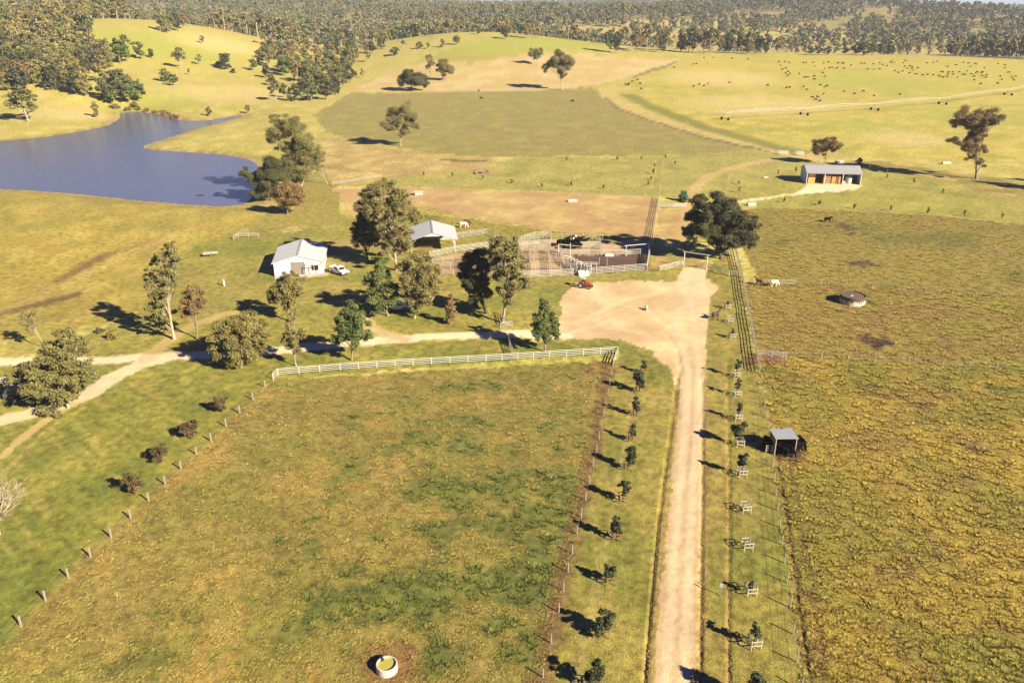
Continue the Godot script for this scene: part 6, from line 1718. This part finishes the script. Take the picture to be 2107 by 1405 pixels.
	for k in 9:
		var a := rng.randf() * TAU
		var c := Vector3(rng.randf_range(-1.8, 1.8), 0.3 + rng.randf() * 0.5, rng.randf_range(-1.0, 1.0))
		bar("log", c - Vector3(cos(a), 0.1, sin(a)) * 1.3, c + Vector3(cos(a), 0.1, sin(a)) * 1.3, 0.3, 0.26, M.pale_timber if k % 3 else M.brown_timber, t)
	for k in 3:
		block("iron_sheet", Vector3(-0.8 + k * 0.9, 0.75 + k * 0.06, 0.2), Vector3(1.5, 0.04, 1.0), M.roof_white, t, k * 0.7)
	t = thing("log_trailer", "flat trailer of logs on the grass left of the white shed", "trailer", g3(Vector2(-72.66, -184.74)), 0.35)
	block("bed", Vector3(0, 0.55, 0), Vector3(3.6, 0.12, 1.3), M.grey_timber, t)
	for k in 3:
		part("log", tube_mesh([Vector3(-1.7, 0.75, -0.4 + k * 0.4), Vector3(1.7, 0.75, -0.4 + k * 0.4)], [0.17, 0.15], 9), M.pale_timber, t)
	for s in [-1.0, 1.0]:
		wheel(t, Vector3(0, 0.32, s * 0.72), 0.32, 0.2)
	# bottom rails of the feed shelter
	t = thing("feed_rail", "pale rail panel leaning by the small feed shelter", "rail", g3(Vector2(34.06, -91.24)), 0.15)
	for y in [0.4, 0.75, 1.1]:
		bar("rail", Vector3(-0.55, y, 0), Vector3(0.55, y, 0), 0.05, 0.08, M.pale_timber, t)
	for x in [-0.5, 0.5]:
		bar("post", Vector3(x, -0.1, 0), Vector3(x, 1.25, 0), 0.09, 0.09, M.pale_timber, t)
	irrigator()

func irrigator():
	# centre-pivot irrigator: spans of truss between wheeled towers
	var p := pv([100.62, -407.61, 105.92, -407.54, 150.67, -423.6, 193.99, -440.49, 241.01, -462.09, 299.09, -499.85, 377.74, -555.88])
	var t := thing("irrigation_pivot", "long white irrigation boom on wheeled towers across the cattle hill", "irrigator", g3(p[0]))
	var o := t.position
	for k in p.size():
		var q := g3(p[k]) - o
		if k > 0:
			var r := g3(p[k - 1]) - o
			var n := 8 if k > 1 else 2
			var sidev := Vector3((q - r).z, 0, -(q - r).x).normalized()
			for i in n:
				var sag := sin(PI * i / n) * 0.9
				var sag1 := sin(PI * (i + 1) / n) * 0.9
				var a := r.lerp(q, float(i) / n) + Vector3(0, 3.6 + sag, 0)
				var b := r.lerp(q, float(i + 1) / n) + Vector3(0, 3.6 + sag1, 0)
				bar("pipe", a, b, 0.2, 0.2, M.galv, t)
				if k > 1:
					for s in [-0.8, 0.8]:
						bar("truss_rod", a + sidev * s - Vector3(0, 0.9 * sin(PI * i / n) + 0.1, 0), b + sidev * s - Vector3(0, 0.9 * sin(PI * (i + 1) / n) + 0.1, 0), 0.08, 0.08, M.galv, t)
						bar("truss_strut", a, a + sidev * s - Vector3(0, 0.9 * sin(PI * i / n) + 0.1, 0), 0.07, 0.07, M.galv, t)
		if k >= 1:
			var d := Vector3(0.55, 0, 0.83)
			for s in [-1.0, 1.0]:
				bar("tower_leg", q + Vector3(0, 3.6, 0), q + d * s * 2.2 + Vector3(0, 0.6, 0), 0.14, 0.14, M.galv, t)
				var w := part("wheel", lathe([Vector2(0.4, -0.18), Vector2(0.7, -0.18), Vector2(0.75, 0), Vector2(0.7, 0.18), Vector2(0.4, 0.18), Vector2(0.01, 0.05)], 14), M.tyre, t, q + d * s * 2.2 + Vector3(0, 0.7, 0), Basis(Vector3.UP, -0.98) * Basis(Vector3.RIGHT, PI / 2))
				w.set_meta("label", "dark wheel of the irrigation tower")
			bar("tower_base", q + d * 2.2 + Vector3(0, 0.7, 0), q - d * 2.2 + Vector3(0, 0.7, 0), 0.14, 0.14, M.galv, t)

# ------------------------------------------------------------------ grass
func leaf_tuft(count: int, r: float, h: float, c: Color) -> ArrayMesh:
	var v := PackedVector3Array()
	var nn := PackedVector3Array()
	var cc := PackedColorArray()
	var ii := PackedInt32Array()
	for k in count:
		var a := rng.randf() * TAU
		var d := sqrt(rng.randf()) * r * 0.55
		var b := Vector3(cos(a) * d, -0.02, sin(a) * d)
		var tip := b + Vector3(cos(a) * r * rng.randf_range(0.2, 0.8), h * rng.randf_range(0.5, 1.0), sin(a) * r * rng.randf_range(0.2, 0.8))
		var s := Vector3(-sin(a), 0, cos(a)) * rng.randf_range(0.16, 0.32) * r * 0.38
		var tri3 := [b - s, b + s, tip]
		var n: Vector3 = (tri3[2] - tri3[0]).cross(tri3[1] - tri3[0]).normalized()
		if n.y < 0.0:
			n = -n
			tri3 = [b + s, b - s, tip]
		n = (n + Vector3.UP * 0.6).normalized()
		var i := v.size()
		for q in tri3:
			v.append(q)
			nn.append(n)
			cc.append(c)
		ii.append_array(PackedInt32Array([i, i + 1, i + 2]))
	var arr := []
	arr.resize(Mesh.ARRAY_MAX)
	arr[Mesh.ARRAY_VERTEX] = v
	arr[Mesh.ARRAY_NORMAL] = nn
	arr[Mesh.ARRAY_COLOR] = cc
	arr[Mesh.ARRAY_INDEX] = ii
	var am := ArrayMesh.new()
	am.add_surface_from_arrays(Mesh.PRIMITIVE_TRIANGLES, arr)
	return am

func build_grass():
	M.grass = mat(Color.WHITE, 0.9)
	M.grass.vertex_color_use_as_albedo = true
	M.grass.backlight = Color(0.25, 0.25, 0.25)
	var meshes := [leaf_tuft(32, 0.42, 0.3, Color.WHITE), leaf_tuft(36, 0.5, 0.26, Color.WHITE), leaf_tuft(26, 0.34, 0.36, Color.WHITE)]
	# height of the tufts by paddock; mown ground has little
	var tall := {"paddock_rough": 0.42, "paddock_middle": 0.4, "paddock_upper": 0.35, "middle_paddock": 0.3, "verge": 0.16, "house_lawn": 0.13, "farmyard_lawn": 0.16, "strip_grass": 0.3}
	var found := [[], [], []]
	for i in 330000:
		# even over the ground in view, thinning with distance
		var a := rng.randf_range(-0.80, 0.80)
		var d := 48.0 + pow(rng.randf(), 1.6) * 200.0
		var x := sin(a) * d
		var z := -cos(a) * d
		var id := ground_at(x, z)
		if gclass != 0 or not tall.has(id):
			continue
		var h: float = tall[id]
		if h < 0.2 and rng.randf() < 0.6:
			continue
		var patch := n_small.get_noise_2d(x * 1.3 + 40.0, z * 1.3)
		if patch + n_mid.get_noise_2d(x * 2.0, z * 2.0) * 0.5 < -0.15 and rng.randf() < 0.55:
			continue
		var weed := id == "middle_paddock" and gc.g > gc.r * 1.0
		if weed:
			if rng.randf() < 0.4 or patch < -0.05:
				continue
			h *= rng.randf_range(1.0, 2.0)
			gc = Color(0.075, 0.10, 0.018).lerp(gc, rng.randf() * 0.7)
		var s := h * rng.randf_range(0.6, 1.25) * (1.0 + clampf(patch, -0.3, 0.6)) * (1.0 + d / 260.0)
		var j := rng.randf_range(0.9, 1.25)
		if id == "paddock_rough" or id == "middle_paddock":
			gc = gc.lerp(Color(0.38, 0.29, 0.06) if id == "paddock_rough" else Color(0.31, 0.25, 0.075), clampf(rng.randfn() * 0.35 + 0.1, 0.0, 0.8) * (0.0 if weed else 1.0))
			j *= rng.randf_range(0.85, 1.05)
			s *= rng.randf_range(0.65, 1.25)
		found[rng.randi() % 3].append([Vector3(x, hgt(x, z) + relief(x, z), z), s, Color(gc.r * j * 1.08, gc.g * j * 1.08, gc.b * j)])
	for k in 3:
		var mm := MultiMesh.new()
		mm.transform_format = MultiMesh.TRANSFORM_3D
		mm.use_colors = true
		mm.mesh = meshes[k]
		mm.instance_count = found[k].size()
		for i in found[k].size():
			var e = found[k][i]
			var w: float = maxf(e[1], 0.28)
			mm.set_instance_transform(i, Transform3D(Basis(Vector3.UP, rng.randf() * TAU) * Basis.from_scale(Vector3(w, e[1], w)), e[0]))
			mm.set_instance_color(i, e[2])
		var o := MultiMeshInstance3D.new()
		o.multimesh = mm
		o.material_override = M.grass
		o.name = numbered("pasture_grass")
		add_child(o)
		tag(o, "tufts of dry yellow-green pasture grass over the paddocks", "grass", "pasture grass", "stuff")
	print("tufts ", found[0].size() * 3)
